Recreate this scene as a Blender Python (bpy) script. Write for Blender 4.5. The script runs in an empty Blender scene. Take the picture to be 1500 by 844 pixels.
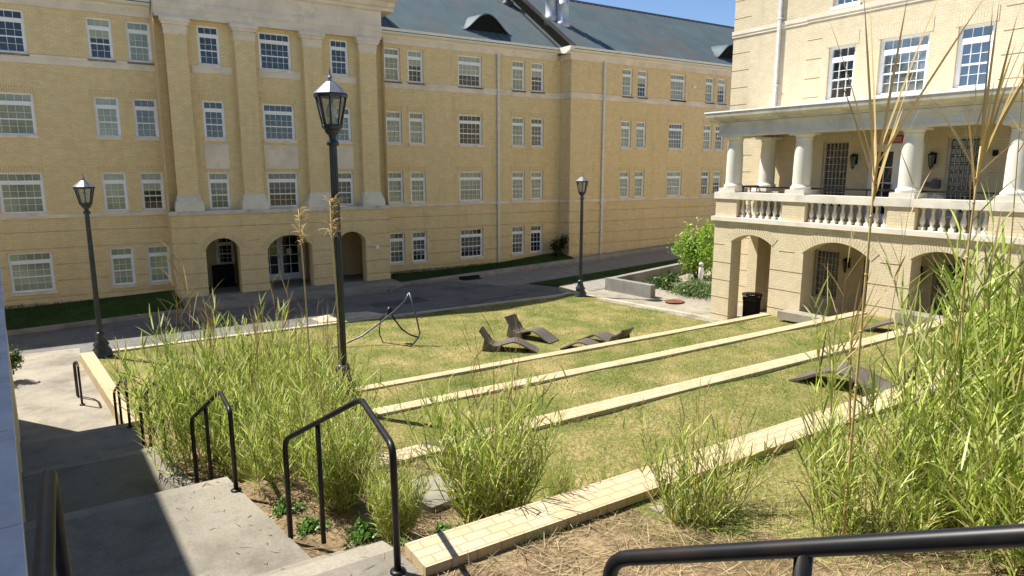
import bpy, math, random
import numpy as np
from mathutils import Vector
R = math.radians
rnd = random.Random(7)
rng = np.random.default_rng(11)
scene = bpy.context.scene
col = scene.collection

# ------------------------------------------------------------------ materials
def nt(name):
    m = bpy.data.materials.new(name); m.use_nodes = True
    t = m.node_tree; t.nodes.clear()
    out = t.nodes.new('ShaderNodeOutputMaterial')
    return m, t, out
def N(t, kind, **kw):
    n = t.nodes.new(kind)
    for k, v in kw.items():
        if k in n.inputs: n.inputs[k].default_value = v
        else: setattr(n, k, v)
    return n
def L(t, a, b): t.links.new(a, b)
def rgba(c): return (c[0], c[1], c[2], 1)
def ramp(t, stops):
    r = t.nodes.new('ShaderNodeValToRGB'); e = r.color_ramp.elements
    while len(e) < len(stops): e.new(.5)
    for i, (p, c) in enumerate(stops): e[i].position = p; e[i].color = rgba(c)
    return r
def principled(t, out, rough=.8, spec=.3, metal=0.):
    p = N(t, 'ShaderNodeBsdfPrincipled', Roughness=rough, Metallic=metal)
    p.inputs['Specular IOR Level'].default_value = spec
    L(t, p.outputs[0], out.inputs[0]); return p
def mixc(t, f, a, b, blend='MIX'):
    m = t.nodes.new('ShaderNodeMix'); m.data_type = 'RGBA'; m.blend_type = blend
    for s, v in ((0, f), (6, a), (7, b)):
        if isinstance(v, (int, float)): m.inputs[s].default_value = v
        elif isinstance(v, tuple): m.inputs[s].default_value = rgba(v)
        else: L(t, v, m.inputs[s])
    return m.outputs[2]
def noise(t, vec, scale, detail=4, rough=.55):
    n = N(t, 'ShaderNodeTexNoise', Scale=scale, Detail=detail, Roughness=rough)
    if vec is not None: L(t, vec, n.inputs['Vector'])
    return n
def bump(t, p, h, strength=.3, dist=.01):
    b = N(t, 'ShaderNodeBump', Strength=strength, Distance=dist); L(t, h, b.inputs['Height']); L(t, b.outputs[0], p.inputs['Normal'])
def plain(name, c, rough=.6, spec=.3, metal=0., var=.12, scale=6., bmp=0., dirt=None):
    m, t, out = nt(name); p = principled(t, out, rough, spec, metal)
    tc = N(t, 'ShaderNodeTexCoord')
    n = noise(t, tc.outputs['Object'], scale)
    a = tuple(x*(1-var) for x in c); b = tuple(min(1, x*(1+var)) for x in c)
    r = ramp(t, [(.3, a), (.7, b)]); L(t, n.outputs[0], r.inputs[0])
    cc = r.outputs[0]
    if dirt:
        n2 = noise(t, tc.outputs['Object'], dirt[1], 6, .65); r2 = ramp(t, [(.5, (0, 0, 0)), (.72, (1, 1, 1))]); L(t, n2.outputs[0], r2.inputs[0])
        cc = mixc(t, r2.outputs[0], cc, dirt[0])
    L(t, cc, p.inputs['Base Color'])
    if bmp:
        n3 = noise(t, tc.outputs['Object'], scale*8, 5); bump(t, p, n3.outputs[0], bmp, .01)
    return m
def brick(name, c1, c2, mortar, w=.21, h=.0762, msize=.007, swap=False, stain=(.35, .28, .18), stain_amt=.35, bmp=.5):
    m, t, out = nt(name); p = principled(t, out, .85, .2)
    uv = N(t, 'ShaderNodeUVMap'); vec = uv.outputs[0]
    if swap:
        mp = N(t, 'ShaderNodeMapping'); mp.inputs['Rotation'].default_value = (0, 0, R(90)); L(t, vec, mp.inputs[0]); vec = mp.outputs[0]
    b = N(t, 'ShaderNodeTexBrick', Scale=1., Bias=0.)
    b.inputs['Mortar Size'].default_value = msize; b.inputs['Mortar Smooth'].default_value = .3
    b.inputs['Brick Width'].default_value = w; b.inputs['Row Height'].default_value = h
    b.inputs['Color1'].default_value = rgba(c1); b.inputs['Color2'].default_value = rgba(c2); b.inputs['Mortar'].default_value = rgba(mortar)
    L(t, vec, b.inputs['Vector'])
    n = noise(t, uv.outputs[0], .55, 5, .6); r = ramp(t, [(.42, (0, 0, 0)), (.8, (1, 1, 1))]); L(t, n.outputs[0], r.inputs[0])
    mu = N(t, 'ShaderNodeMath', operation='MULTIPLY'); L(t, r.outputs[0], mu.inputs[0]); mu.inputs[1].default_value = stain_amt
    c = mixc(t, mu.outputs[0], b.outputs['Color'], stain)
    mp2 = N(t, 'ShaderNodeMapping'); mp2.inputs['Scale'].default_value = (2.2, .22, 1); L(t, uv.outputs[0], mp2.inputs[0])
    n4 = noise(t, mp2.outputs[0], 1., 6, .65); r4 = ramp(t, [(.5, (1, 1, 1)), (.8, (.86, .84, .80))]); L(t, n4.outputs[0], r4.inputs[0])
    c = mixc(t, 1., c, r4.outputs[0], 'MULTIPLY')
    n2 = noise(t, uv.outputs[0], 3.2, 3); r2 = ramp(t, [(.3, (.94, .94, .93)), (.7, (1.05, 1.05, 1.04))]); L(t, n2.outputs[0], r2.inputs[0])
    c = mixc(t, 1., c, r2.outputs[0], 'MULTIPLY')
    L(t, c, p.inputs['Base Color'])
    inv = N(t, 'ShaderNodeMath', operation='SUBTRACT'); inv.inputs[0].default_value = 1; L(t, b.outputs['Fac'], inv.inputs[1])
    bump(t, p, inv.outputs[0], bmp, .006)
    return m
def glass(name, c, rough=.06, var=.35, scale=.9, ior=1.5, bmp=.05):
    m, t, out = nt(name); p = principled(t, out, rough, .8); p.inputs['IOR'].default_value = ior
    tc = N(t, 'ShaderNodeTexCoord'); oi = N(t, 'ShaderNodeObjectInfo')
    ad = N(t, 'ShaderNodeVectorMath', operation='ADD'); L(t, tc.outputs['Object'], ad.inputs[0]); 
    sc_ = N(t, 'ShaderNodeVectorMath', operation='SCALE'); L(t, oi.outputs['Location'], sc_.inputs[0]); sc_.inputs['Scale'].default_value = .37
    L(t, sc_.outputs[0], ad.inputs[1])
    n = noise(t, ad.outputs[0], scale, 3)
    r = ramp(t, [(.3, tuple(x*(1-var) for x in c)), (.7, tuple(x*(1+var) for x in c))]); L(t, n.outputs[0], r.inputs[0])
    L(t, r.outputs[0], p.inputs['Base Color'])
    n2 = noise(t, ad.outputs[0], 1.6, 1); bump(t, p, n2.outputs[0], bmp, .02)
    return m
def leafy(name, trans=.35, rough=.5, tint=(1, 1, 1)):
    m, t, out = nt(name)
    a = N(t, 'ShaderNodeAttribute', attribute_name='col')
    c = mixc(t, 1., a.outputs[0], tint, 'MULTIPLY')
    p = N(t, 'ShaderNodeBsdfPrincipled', Roughness=rough); p.inputs['Specular IOR Level'].default_value = .3
    L(t, c, p.inputs['Base Color'])
    tr = N(t, 'ShaderNodeBsdfTranslucent'); L(t, c, tr.inputs[0])
    mx = N(t, 'ShaderNodeMixShader'); mx.inputs[0].default_value = trans
    L(t, p.outputs[0], mx.inputs[1]); L(t, tr.outputs[0], mx.inputs[2]); L(t, mx.outputs[0], out.inputs[0])
    return m
def ground_mat(name, stops, scale=.8, fine=30, bmp=.5):
    m, t, out = nt(name); p = principled(t, out, .95, .1)
    g = N(t, 'ShaderNodeNewGeometry')
    n = noise(t, g.outputs['Position'], scale, 8, .68); r = ramp(t, stops); L(t, n.outputs[0], r.inputs[0])
    n2 = noise(t, g.outputs['Position'], fine, 5, .7); r2 = ramp(t, [(.3, (.3, .32, .3)), (.7, (1.6, 1.55, 1.5))]); L(t, n2.outputs[0], r2.inputs[0])
    L(t, mixc(t, 1., r.outputs[0], r2.outputs[0], 'MULTIPLY'), p.inputs['Base Color'])
    bump(t, p, n2.outputs[0], bmp, .03)
    return m
def concrete(name, c, joints=False):
    m, t, out = nt(name); p = principled(t, out, .85, .2)
    g = N(t, 'ShaderNodeNewGeometry')
    n = noise(t, g.outputs['Position'], .9, 7, .65)
    r = ramp(t, [(.3, tuple(x*.6 for x in c)), (.5, c), (.7, tuple(x*1.2 for x in c))]); L(t, n.outputs[0], r.inputs[0])
    n2 = noise(t, g.outputs['Position'], 45, 4, .7); r2 = ramp(t, [(.3, (.8, .8, .8)), (.7, (1.12, 1.12, 1.12))]); L(t, n2.outputs[0], r2.inputs[0])
    cc = mixc(t, 1., r.outputs[0], r2.outputs[0], 'MULTIPLY')
    # dark blotches of old dirt
    n3 = noise(t, g.outputs['Position'], 2.3, 8, .72); r3 = ramp(t, [(.54, (0, 0, 0)), (.72, (.75, .75, .75))]); L(t, n3.outputs[0], r3.inputs[0])
    cc = mixc(t, r3.outputs[0], cc, tuple(x*.45 for x in c))
    L(t, cc, p.inputs['Base Color']); bump(t, p, n2.outputs[0], .25, .006)
    return m
def pavers(name, c1, c2, mortar, w, h, ms):
    m = brick(name, c1, c2, mortar, w, h, ms, stain=(.2, .18, .16), stain_amt=.4, bmp=.4); return m

M = {}
BUFF1, BUFF2 = (.82, .645, .36), (.75, .575, .305)
M['brick'] = brick('buff_brick', BUFF1, BUFF2, (.62, .47, .25), stain=(.60, .45, .24), stain_amt=.22, msize=.008)
M['brick_soldier'] = brick('buff_brick_upright', BUFF1, BUFF2, (.42, .31, .16), swap=True, stain=(.50, .36, .17))
CR1, CR2 = (.69, .59, .42), (.645, .54, .365)
M['cream'] = brick('cream_brick', CR1, CR2, (.58, .49, .34), stain_amt=.2, stain=(.66, .54, .35), msize=.009, bmp=.6)
M['cream_soldier'] = brick('cream_brick_upright', CR1, CR2, (.52, .44, .30), swap=True, stain=(.74, .63, .43), msize=.009)
M['wallbrick'] = brick('terrace_brick', (.56, .465, .31), (.485, .39, .24), (.37, .30, .20), .205, .1, .008, stain=(.52, .34, .15), stain_amt=.5)
M['stone'] = plain('pink_limestone', (.76, .655, .52), .85, .2, var=.12, scale=1.2, dirt=((.62, .53, .42), 1.7))
M['limestone'] = plain('pale_limestone', (.72, .665, .56), .8, .25, var=.08, scale=2., dirt=((.52, .49, .42), 1.3))
M['greystone'] = plain('weathered_limestone', (.60, .56, .48), .85, .2, var=.15, scale=2., dirt=((.33, .31, .28), 1.8))
M['column'] = plain('painted_column', (.72, .68, .585), .6, .3, var=.04, scale=2., dirt=((.70, .66, .57), .9))
M['white'] = plain('white_paint', (.86, .86, .85), .45, .4, var=.05, scale=3.)
M['gutter'] = plain('cream_gutter', (.80, .75, .65), .5, .4, var=.06, scale=1.5)
M['dark'] = plain('dark_interior', (.02, .02, .02), .8, .1)
M['glass_dark'] = glass('dark_glass', (.012, .015, .018))
M['glass_blind'] = glass('glass_over_blind', (.27, .30, .20), .12, .35)
M['glass_sky'] = glass('clear_dark_glass', (.012, .016, .02), .03, .3, .9, 2.3, .03)
M['glass_sky_blind'] = glass('clear_glass_over_blind', (.14, .16, .15), .03, .5, 1.2, 2.0, .03)
M['glass_mid'] = glass('glass_over_curtain', (.10, .115, .085), .08, .6, 1.4)
M['glass_block'] = glass('glass_block', (.045, .05, .045), .12, .6, 5.)
M['roof'] = plain('blue_green_metal_roof', (.085, .118, .125), .55, .35, .0, var=.14, scale=.8, dirt=((.12, .105, .10), .35))
M['roofdark'] = plain('dark_metal_trim', (.05, .045, .045), .5, .4, .3)
M['galv'] = plain('galvanised_steel', (.50, .52, .55), .5, .4, .35, var=.1)
M['pipe'] = plain('pale_downpipe_paint', (.66, .65, .63), .45, .4)
M['black'] = plain('black_paint', (.010, .010, .012), .4, .3, var=.2, scale=14, dirt=((.03, .02, .016), 9.))
M['lamp'] = plain('blue_black_lamp_paint', (.035, .042, .05), .38, .5, .2, var=.3, scale=10)
M['lampcap'] = plain('weathered_lamp_cap', (.20, .21, .23), .45, .4, .2, var=.2, scale=6)
M['lampglass'] = plain('frosted_lamp_glass', (.42, .43, .42), .15, .5, var=.2)
M['taupe'] = plain('taupe_plastic', (.125, .105, .085), .5, .35, var=.1, scale=8)
M['steel'] = plain('blue_grey_painted_steel', (.085, .10, .13), .35, .5, .3)
M['concrete'] = concrete('old_concrete', (.315, .28, .22))
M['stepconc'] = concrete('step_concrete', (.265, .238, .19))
M['greyconc'] = concrete('weathered_planter_concrete', (.25, .24, .215))
M['capstone'] = plain('grey_white_capstone', (.62, .63, .66), .6, .3, var=.12, scale=2.5, bmp=.15, dirt=((.42, .43, .46), 2.))
M['asphalt'] = concrete('asphalt', (.175, .165, .15))
M['kerb'] = concrete('kerb_stone', (.56, .48, .34))
M['pavers'] = pavers('grey_pavers', (.40, .37, .32), (.30, .28, .25), (.12, .11, .10), .12, .42, .02)
M['gravel'] = ground_mat('gravel', [(.3, (.26, .24, .21)), (.7, (.42, .40, .36))], 1.2, 22)
LAWN = [(.30, (.09, .125, .028)), (.43, (.165, .18, .05)), (.55, (.26, .23, .088)), (.66, (.37, .295, .135)), (.82, (.25, .19, .095))]
M['lawn'] = ground_mat('mown_lawn_soil', LAWN, .75, 26)
M['mulch'] = ground_mat('mulch_soil', [(.3, (.12, .085, .05)), (.55, (.26, .19, .11)), (.75, (.38, .30, .18))], 1.6, 24, .8)
M['turf'] = ground_mat('shade_toned_turf', [(.3, (.03, .06, .012)), (.7, (.06, .10, .022))], 1.1, 22)  # darker green than the lawn: the long building's shade is put into the colour
M['leaf'] = leafy('reed_leaf', .40, .42, (1.02, 1.05, 1.0))
M['grass'] = leafy('lawn_blade', .3, .6)
M['dry'] = leafy('dry_stem', .15, .6)
M['shrubleaf'] = leafy('shrub_leaf', .3, .4)
M['bark'] = plain('bark', (.10, .075, .05), .9, .1, bmp=.5)
M['red'] = plain('red_sign_paint', (.42, .02, .03), .4, .4)
M['bluebits'] = plain('blue_litter', (.12, .25, .45), .5)
M['paper'] = plain('white_paper', (.75, .73, .72), .7, .2)
M['rust'] = plain('rusty_iron', (.22, .095, .06), .75, .3, .2, var=.35, scale=12)
M['blind'] = plain('pale_window_blind', (.40, .42, .31), .5, .3, var=.1, scale=4)
M['bulb'] = plain('white_globe', (.72, .72, .68), .3, .5)

# ------------------------------------------------------------------ mesh builder
class MB:
    def __init__(s): s.v = []; s.f = []; s.smooth = []
    def quad(s, *p):
        i = len(s.v); s.v += [tuple(q) for q in p]; s.f.append(tuple(range(i, i+len(p)))); s.smooth.append(False)
    def box(s, x0, x1, y0, y1, z0, z1):
        if x0 > x1: x0, x1 = x1, x0
        if y0 > y1: y0, y1 = y1, y0
        if z0 > z1: z0, z1 = z1, z0
        i = len(s.v)
        s.v += [(x0,y0,z0),(x1,y0,z0),(x1,y1,z0),(x0,y1,z0),(x0,y0,z1),(x1,y0,z1),(x1,y1,z1),(x0,y1,z1)]
        for q in ((0,3,2,1),(4,5,6,7),(0,1,5,4),(1,2,6,5),(2,3,7,6),(3,0,4,7)): s.f.append(tuple(i+k for k in q)); s.smooth.append(False)
        return s
    def prism(s, pts, z0, z1):
        """pts: ccw (x, y)"""
        n = len(pts); i = len(s.v)
        zt = z1 if isinstance(z1, (list, tuple)) else [z1]*n
        zb = z0 if isinstance(z0, (list, tuple)) else [z0]*n
        s.v += [(p[0], p[1], zb[k]) for k, p in enumerate(pts)] + [(p[0], p[1], zt[k]) for k, p in enumerate(pts)]
        s.f.append(tuple(i+n-1-k for k in range(n))); s.f.append(tuple(i+n+k for k in range(n))); s.smooth += [False]*2
        for k in range(n):
            j = (k+1) % n; s.f.append((i+k, i+j, i+n+j, i+n+k)); s.smooth.append(False)
        return s
    def extrude_x(s, prof, x0, x1):
        """closed profile of (y, z) swept along x"""
        n = len(prof); i = len(s.v)
        s.v += [(x0, a, b) for a, b in prof] + [(x1, a, b) for a, b in prof]
        s.f.append(tuple(i+k for k in range(n))); s.f.append(tuple(i+2*n-1-k for k in range(n))); s.smooth += [False]*2
        for k in range(n):
            j = (k+1) % n; s.f.append((i+k, i+n+k, i+n+j, i+j)); s.smooth.append(False)
        return s
    def lathe(s, prof, cx=0, cy=0, n=16, smooth=True, ph=0, caps=True):
        i = len(s.v); k = len(prof)
        for r, z in prof:
            for a in range(n):
                t = 2*math.pi*a/n+ph; s.v.append((cx+r*math.cos(t), cy+r*math.sin(t), z))
        for j in range(k-1):
            for a in range(n):
                b = (a+1) % n; s.f.append((i+j*n+a, i+j*n+b, i+(j+1)*n+b, i+(j+1)*n+a)); s.smooth.append(smooth)
        if caps:
            s.f.append(tuple(i+a for a in reversed(range(n)))); s.f.append(tuple(i+(k-1)*n+a for a in range(n))); s.smooth += [False]*2
        return s
    def tube(s, pts, r, n=8, closed=False):
        pts = [Vector(p) for p in pts]; rs = r if isinstance(r, (list, tuple)) else [r]*len(pts)
        i = len(s.v); up = None
        for k, p in enumerate(pts):
            if closed: d = pts[(k+1) % len(pts)]-pts[k-1]
            else: d = pts[min(k+1, len(pts)-1)]-pts[max(k-1, 0)]
            d.normalize()
            if up is None:
                a = Vector((0, 0, 1)) if abs(d.z) < .9 else Vector((1, 0, 0))
                u = d.cross(a).normalized()
            else:
                u = (up - d*up.dot(d)).normalized()
            up = u; w = d.cross(u)
            for a in range(n):
                t = 2*math.pi*a/n; q = p+(u*math.cos(t)+w*math.sin(t))*rs[k]; s.v.append(tuple(q))
        m = len(pts)
        for k in range(m if closed else m-1):
            k2 = (k+1) % m
            for a in range(n):
                b = (a+1) % n; s.f.append((i+k*n+a, i+k*n+b, i+k2*n+b, i+k2*n+a)); s.smooth.append(True)
        if not closed:
            s.f.append(tuple(i+a for a in reversed(range(n)))); s.f.append(tuple(i+(m-1)*n+a for a in range(n))); s.smooth += [False]*2
        return s
    def build(s, name, mat, parent=None, loc=None):
        me = bpy.data.meshes.new(name); me.from_pydata(s.v, [], s.f)
        me.polygons.foreach_set('use_smooth', s.smooth)
        uvl = me.uv_layers.new(name='UVMap')
        nl = len(me.loops); vi = np.empty(nl, np.int32); me.loops.foreach_get('vertex_index', vi)
        co = np.array(s.v, dtype=np.float64).reshape(-1, 3)
        nr = np.empty(len(me.polygons)*3); me.polygons.foreach_get('normal', nr); nr = nr.reshape(-1, 3)
        lt = np.empty(len(me.polygons), np.int32); me.polygons.foreach_get('loop_total', lt)
        pn = np.repeat(np.abs(nr), lt, axis=0); c = co[vi]
        uv = np.empty((nl, 2))
        z = (pn[:, 2] >= pn[:, 0]) & (pn[:, 2] >= pn[:, 1]); x = ~z & (pn[:, 0] > pn[:, 1]); y = ~z & ~x
        uv[z] = c[z][:, [0, 1]]; uv[x] = c[x][:, [1, 2]]; uv[y] = c[y][:, [0, 2]]
        uvl.data.foreach_set('uv', uv.astype(np.float32).ravel())
        me.materials.append(mat if not isinstance(mat, str) else M[mat]); me.update()
        o = bpy.data.objects.new(name, me); col.objects.link(o)
        if parent: o.parent = parent
        if loc: o.location = loc
        return o
def tag(o, label=None, cat=None, group=None, kind=None):
    if label: o['label'] = label
    if cat: o['category'] = cat
    if group: o['group'] = group
    if kind: o['kind'] = kind
    return o
def empty(name, loc=(0,0,0), rz=0, label=None, cat=None, group=None):
    o = bpy.data.objects.new(name, None); col.objects.link(o); o.location = loc; o.rotation_euler = (0, 0, rz); o.empty_display_size = .2
    return tag(o, label, cat, group)
def kids(o): return [c for c in bpy.data.objects if c.parent == o]
def copy_tree(o, parent=None):
    c = o.copy(); col.objects.link(c)
    if parent: c.parent = parent
    for ch in kids(o): copy_tree(ch, c)
    return c
def structure(o): o['kind'] = 'structure'; return o

def ribbon_mesh(name, V, F, C, mat, parent=None, smooth=False):
    """V (n,3), F (m,4) or (m,3), C (n,3) colours"""
    me = bpy.data.meshes.new(name); n = len(V); m, k = F.shape
    me.vertices.add(n); me.vertices.foreach_set('co', V.astype(np.float32).ravel())
    me.loops.add(m*k); me.loops.foreach_set('vertex_index', F.astype(np.int32).ravel())
    me.polygons.add(m); me.polygons.foreach_set('loop_start', np.arange(0, m*k, k, dtype=np.int32)); me.polygons.foreach_set('loop_total', np.full(m, k, np.int32))
    if smooth: me.polygons.foreach_set('use_smooth', np.ones(m, bool))
    at = me.color_attributes.new('col', 'FLOAT_COLOR', 'POINT')
    c4 = np.ones((n, 4), np.float32); c4[:, :3] = C; at.data.foreach_set('color', c4.ravel())
    me.materials.append(M[mat]); me.update(); me.validate()
    o = bpy.data.objects.new(name, me); col.objects.link(o)
    if parent: o.parent = parent
    return o

# ------------------------------------------------------------------ walls with openings, grooves, arches
def relief(mb, x0, x1, z0, z1, y, openings=(), grooves=(), gd=.055, gh=.042):
    """front face at y looking towards -y; openings (x0,x1,z0,z1[,crown]); grooves (xa,xb,z)"""
    xs = {x0, x1}; zs = {z0, z1}
    for o in openings:
        top = o[4] if len(o) > 4 and o[4] else o[3]
        for q in o[:2]:
            if x0 < q < x1: xs.add(q)
        for q in (o[2], top):
            if z0 < q < z1: zs.add(q)
    for a, b, z in grooves:
        for q in (a, b):
            if x0 < q < x1: xs.add(q)
        for q in (z-gh/2, z+gh/2):
            if z0 < q < z1: zs.add(q)
    xs = sorted(xs); zs = sorted(zs); nx, nz = len(xs)-1, len(zs)-1
    D = [[None]*nz for _ in range(nx)]
    for i in range(nx):
        cx = (xs[i]+xs[i+1])/2
        for j in range(nz):
            cz = (zs[j]+zs[j+1])/2; d = 0.
            for a, b, z in grooves:
                if a < cx < b and abs(cz-z) < gh/2: d = gd
            for o in openings:
                top = o[4] if len(o) > 4 and o[4] else o[3]
                if o[0] < cx < o[1] and o[2] < cz < top: d = None
            D[i][j] = d
            if d is not None:
                Y = y+d; mb.quad((xs[i],Y,zs[j]),(xs[i+1],Y,zs[j]),(xs[i+1],Y,zs[j+1]),(xs[i],Y,zs[j+1]))
    for i in range(nx):
        for j in range(nz):
            d = D[i][j]
            if d is None: continue
            if i+1 < nx and D[i+1][j] is not None and D[i+1][j] != d:
                e = D[i+1][j]; x = xs[i+1]; mb.quad((x,y+d,zs[j]),(x,y+e,zs[j]),(x,y+e,zs[j+1]),(x,y+d,zs[j+1]))
            if j+1 < nz and D[i][j+1] is not None and D[i][j+1] != d:
                e = D[i][j+1]; z = zs[j+1]; mb.quad((xs[i],y+d,z),(xs[i+1],y+d,z),(xs[i+1],y+e,z),(xs[i],y+e,z))
def arc(o, n=14):
    xa, xb, z0, zs, zc = o; c = (xa+xb)/2; h = zc-zs; w = (xb-xa)/2; r = (w*w+h*h)/(2*h); cz = zc-r
    a0 = math.asin(w/r)
    return [(c+r*math.sin(-a0+2*a0*k/n), cz+r*math.cos(-a0+2*a0*k/n)) for k in range(n+1)], (c, cz, r, a0)
def reveals(mb, o, y, depth, sill=True):
    arch = len(o) > 4 and o[4]
    xa, xb, za, zb = o[:4]
    mb.quad((xa,y,za),(xa,y,zb),(xa,y+depth,zb),(xa,y+depth,za))
    mb.quad((xb,y,zb),(xb,y,za),(xb,y+depth,za),(xb,y+depth,zb))
    if sill: mb.quad((xa,y,za),(xa,y+depth,za),(xb,y+depth,za),(xb,y,za))
    if not arch: mb.quad((xa,y,zb),(xb,y,zb),(xb,y+depth,zb),(xa,y+depth,zb))
    else:
        P, _ = arc(o)
        for (p, q), (p2, q2) in zip(P, P[1:]):
            mb.quad((p,y,q),(p2,y,q2),(p2,y+depth,q2),(p,y+depth,q))
            mb.quad((p,y,q),(p2,y,q2),(p2,y,o[4]),(p,y,o[4]))
def voussoirs(o, y, t=.26, proud=.012, n=22):
    mb = MB(); _, (c, cz, r, a0) = arc(o); ex = a0*1.06
    for k in range(n):
        a = -ex+2*ex*k/n+.004/r; b = -ex+2*ex*(k+1)/n-.004/r
        pts = [(c+rr*math.sin(t_), cz+rr*math.cos(t_)) for rr, t_ in ((r+.001, a), (r+t, a), (r+t, b), (r+.001, b))]
        i = len(mb.v); mb.v += [(px, y-proud, pz) for px, pz in pts]+[(px, y+.05, pz) for px, pz in pts]
        mb.f += [(i,i+3,i+2,i+1),(i,i+1,i+5,i+4),(i+1,i+2,i+6,i+5),(i+2,i+3,i+7,i+6),(i+3,i,i+4,i+7)]; mb.smooth += [False]*5
    return mb

# ------------------------------------------------------------------ windows (local: x along wall, y inwards, z up)
_wcache = {}
def wmeshes(w, h, n):
    key = (round(w, 3), round(h, 3), n)
    if key in _wcache: return _wcache[key]
    f = MB(); fw = .075; d0, d1 = .085, .18
    f.box(0, fw, d0, d1, 0, h); f.box(w-fw, w, d0, d1, 0, h); f.box(fw, w-fw, d0, d1, h-fw, h); f.box(fw, w-fw, d0, d1, 0, .06)
    tz = h*.80                                                          # wide rail below the transom lights
    f.box(fw, w-fw, d0-.008, d1, tz-.15, tz)
    z0, z1 = .07, tz-.15; mid = (z0+z1)/2
    f.box(fw, w-fw, d0+.02, d1, mid-.024, mid+.024)
    f.box(fw, fw+.03, d0+.02, d1, z0, z1); f.box(w-fw-.03, w-fw, d0+.02, d1, z0, z1)
    m = .0062; iw = w-2*fw
    for k in range(1, n):
        x = fw+iw*k/n
        f.box(x-m, x+m, d0+.03, d1-.01, tz, h-fw); f.box(x-m, x+m, d0+.032, d1-.01, z0, z1)
    for a, b in ((z0, mid), (mid, z1)):
        f.box(fw, w-fw, d0+.034, d1-.01, (a+b)/2-m, (a+b)/2+m)
    g = MB(); g.box(fw-.01, w-fw+.01, d1-.03, d1-.012, .02, h-.02)
    s = MB(); s.box(-.05, w+.05, -.06, .12, -.11, -.002)
    _wcache[key] = (f, g, s, {}); return _wcache[key]
def window(parent, x, y, z, w, h, n, pane, sill='stone', lintel=None, lintel_mat=None):
    f, g, s, cache = wmeshes(w, h, n)
    def inst(k, mb, mat, par, name):
        if (k, mat) in cache:
            o = bpy.data.objects.new(name, cache[(k, mat)]); col.objects.link(o); o.parent = par
        else:
            o = mb.build(name, mat, par); cache[(k, mat)] = o.data
        return o
    win = inst('f', f, 'white', parent, 'window'); win.location = (x, y, z)
    half = pane == 'half'
    inst('g', g, 'glass_dark' if half else pane, win, 'pane')
    if half:
        bl = MB(); bl.box(.08, w-.08, .138, .146, h*(.36 if n > 3 else .5), h-.04); q = bl.build('blind', 'blind', win)
    if sill: inst('s', s, sill, win, 'sill')
    if lintel:
        l = MB(); l.box(-.08, w+.08, -.012, .03, h, h+lintel); inst('l', l, lintel_mat, win, 'lintel')
    return win
def french_door(parent, name, x, y, z, w, h, cols, rows, mat='white', pane='glass_dark', kick=.28, handle=True):
    d = MB(); s = .11
    d.box(0, s, 0, .05, 0, h); d.box(w-s, w, 0, .05, 0, h); d.box(s, w-s, 0, .05, 0, kick); d.box(s, w-s, 0, .05, h-s, h)
    for k in range(1, cols):
        c = s+(w-2*s)*k/cols; d.box(c-.016, c+.016, .005, .045, kick, h-s)
    for k in range(1, rows):
        c = kick+(h-s-kick)*k/rows; d.box(s, w-s, .007, .043, c-.016, c+.016)
    o = d.build(name, mat, parent); o.location = (x, y, z)
    g = MB(); g.box(s-.01, w-s+.01, .018, .03, kick-.01, h-s+.01); g.build('pane', pane, o)
    if handle:
        q = MB(); q.tube([(w-.06, -.005, 1.0), (w-.06, -.05, 1.0), (w-.06, -.05, 1.18), (w-.06, -.005, 1.18)], .01, 6); q.build('handle', 'black', o)
    return o
def glass_block(parent, x, y, z, w, h, nx, nz, rows='white'):
    f = MB(); b = .05
    f.box(0, b, 0, .12, 0, h); f.box(w-b, w, 0, .12, 0, h); f.box(b, w-b, 0, .12, 0, b); f.box(b, w-b, 0, .12, h-b, h)
    for k in range(1, nx):
        c = b+(w-2*b)*k/nx; f.box(c-.009, c+.009, .03, .1, b, h-b)
    for k in range(1, nz):
        c = b+(h-2*b)*k/nz; f.box(b, w-b, .032, .1, c-.009, c+.009)
    o = f.build('glass_block_window', 'greystone', parent); o.location = (x, y, z)
    g = MB()
    for i in range(nx):
        for j in range(nz):
            xa = b+(w-2*b)*i/nx+.012; xb = b+(w-2*b)*(i+1)/nx-.012; za = b+(h-2*b)*j/nz+.012; zb = b+(h-2*b)*(j+1)/nz-.012
            cx, cz = (xa+xb)/2, (za+zb)/2
            q = [(xa,.06,za),(xb,.06,za),(xb,.06,zb),(xa,.06,zb)]; r_ = [(cx+(p[0]-cx)*.7, .045, cz+(p[2]-cz)*.7) for p in q]
            g.quad(*r_)
            for k in range(4): g.quad(q[k], q[(k+1) % 4], r_[(k+1) % 4], r_[k])
    g.build('pane', 'glass_block', o); return o
def wall_lantern(parent, x, y, z):
    m = MB(); m.box(-.05, .05, -.02, 0, .1, .42); m.tube([(0, -.02, .3), (0, -.12, .42), (0, -.17, .40)], .012, 6)
    m.lathe([(.02, .44), (.05, .42), (.115, .36), (.115, .34)], 0, -.17, 6, False); m.lathe([(.05, .02), (.03, -.02), (.01, -.06)], 0, -.17, 6, False)
    for k in range(6):
        a = math.pi*k/3; m.tube([(.108*math.cos(a), -.17+.108*math.sin(a), .345), (.05*math.cos(a), -.17+.05*math.sin(a), .01)], .008, 4)
    o = m.build('wall_lantern', 'black', parent); o.location = (x, y, z)
    g = MB(); g.lathe([(.04, .02), (.09, .34)], 0, -.17, 6, False); g.build('pane', 'glass_mid', o)
    return o
def downpipe(parent, x, y, z0, z1, head=None):
    m = MB(); m.box(x-.055, x+.055, y-.12, y-.03, z0, z1)
    for z in np.arange(z0+.9, z1, 2.2): m.box(x-.09, x+.09, y-.13, y, z, z+.05)
    if head: m.box(x-.11, x+.11, y-.17, y-.012, head, head+.28)
    return m.build('downpipe', 'pipe', parent)

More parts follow.
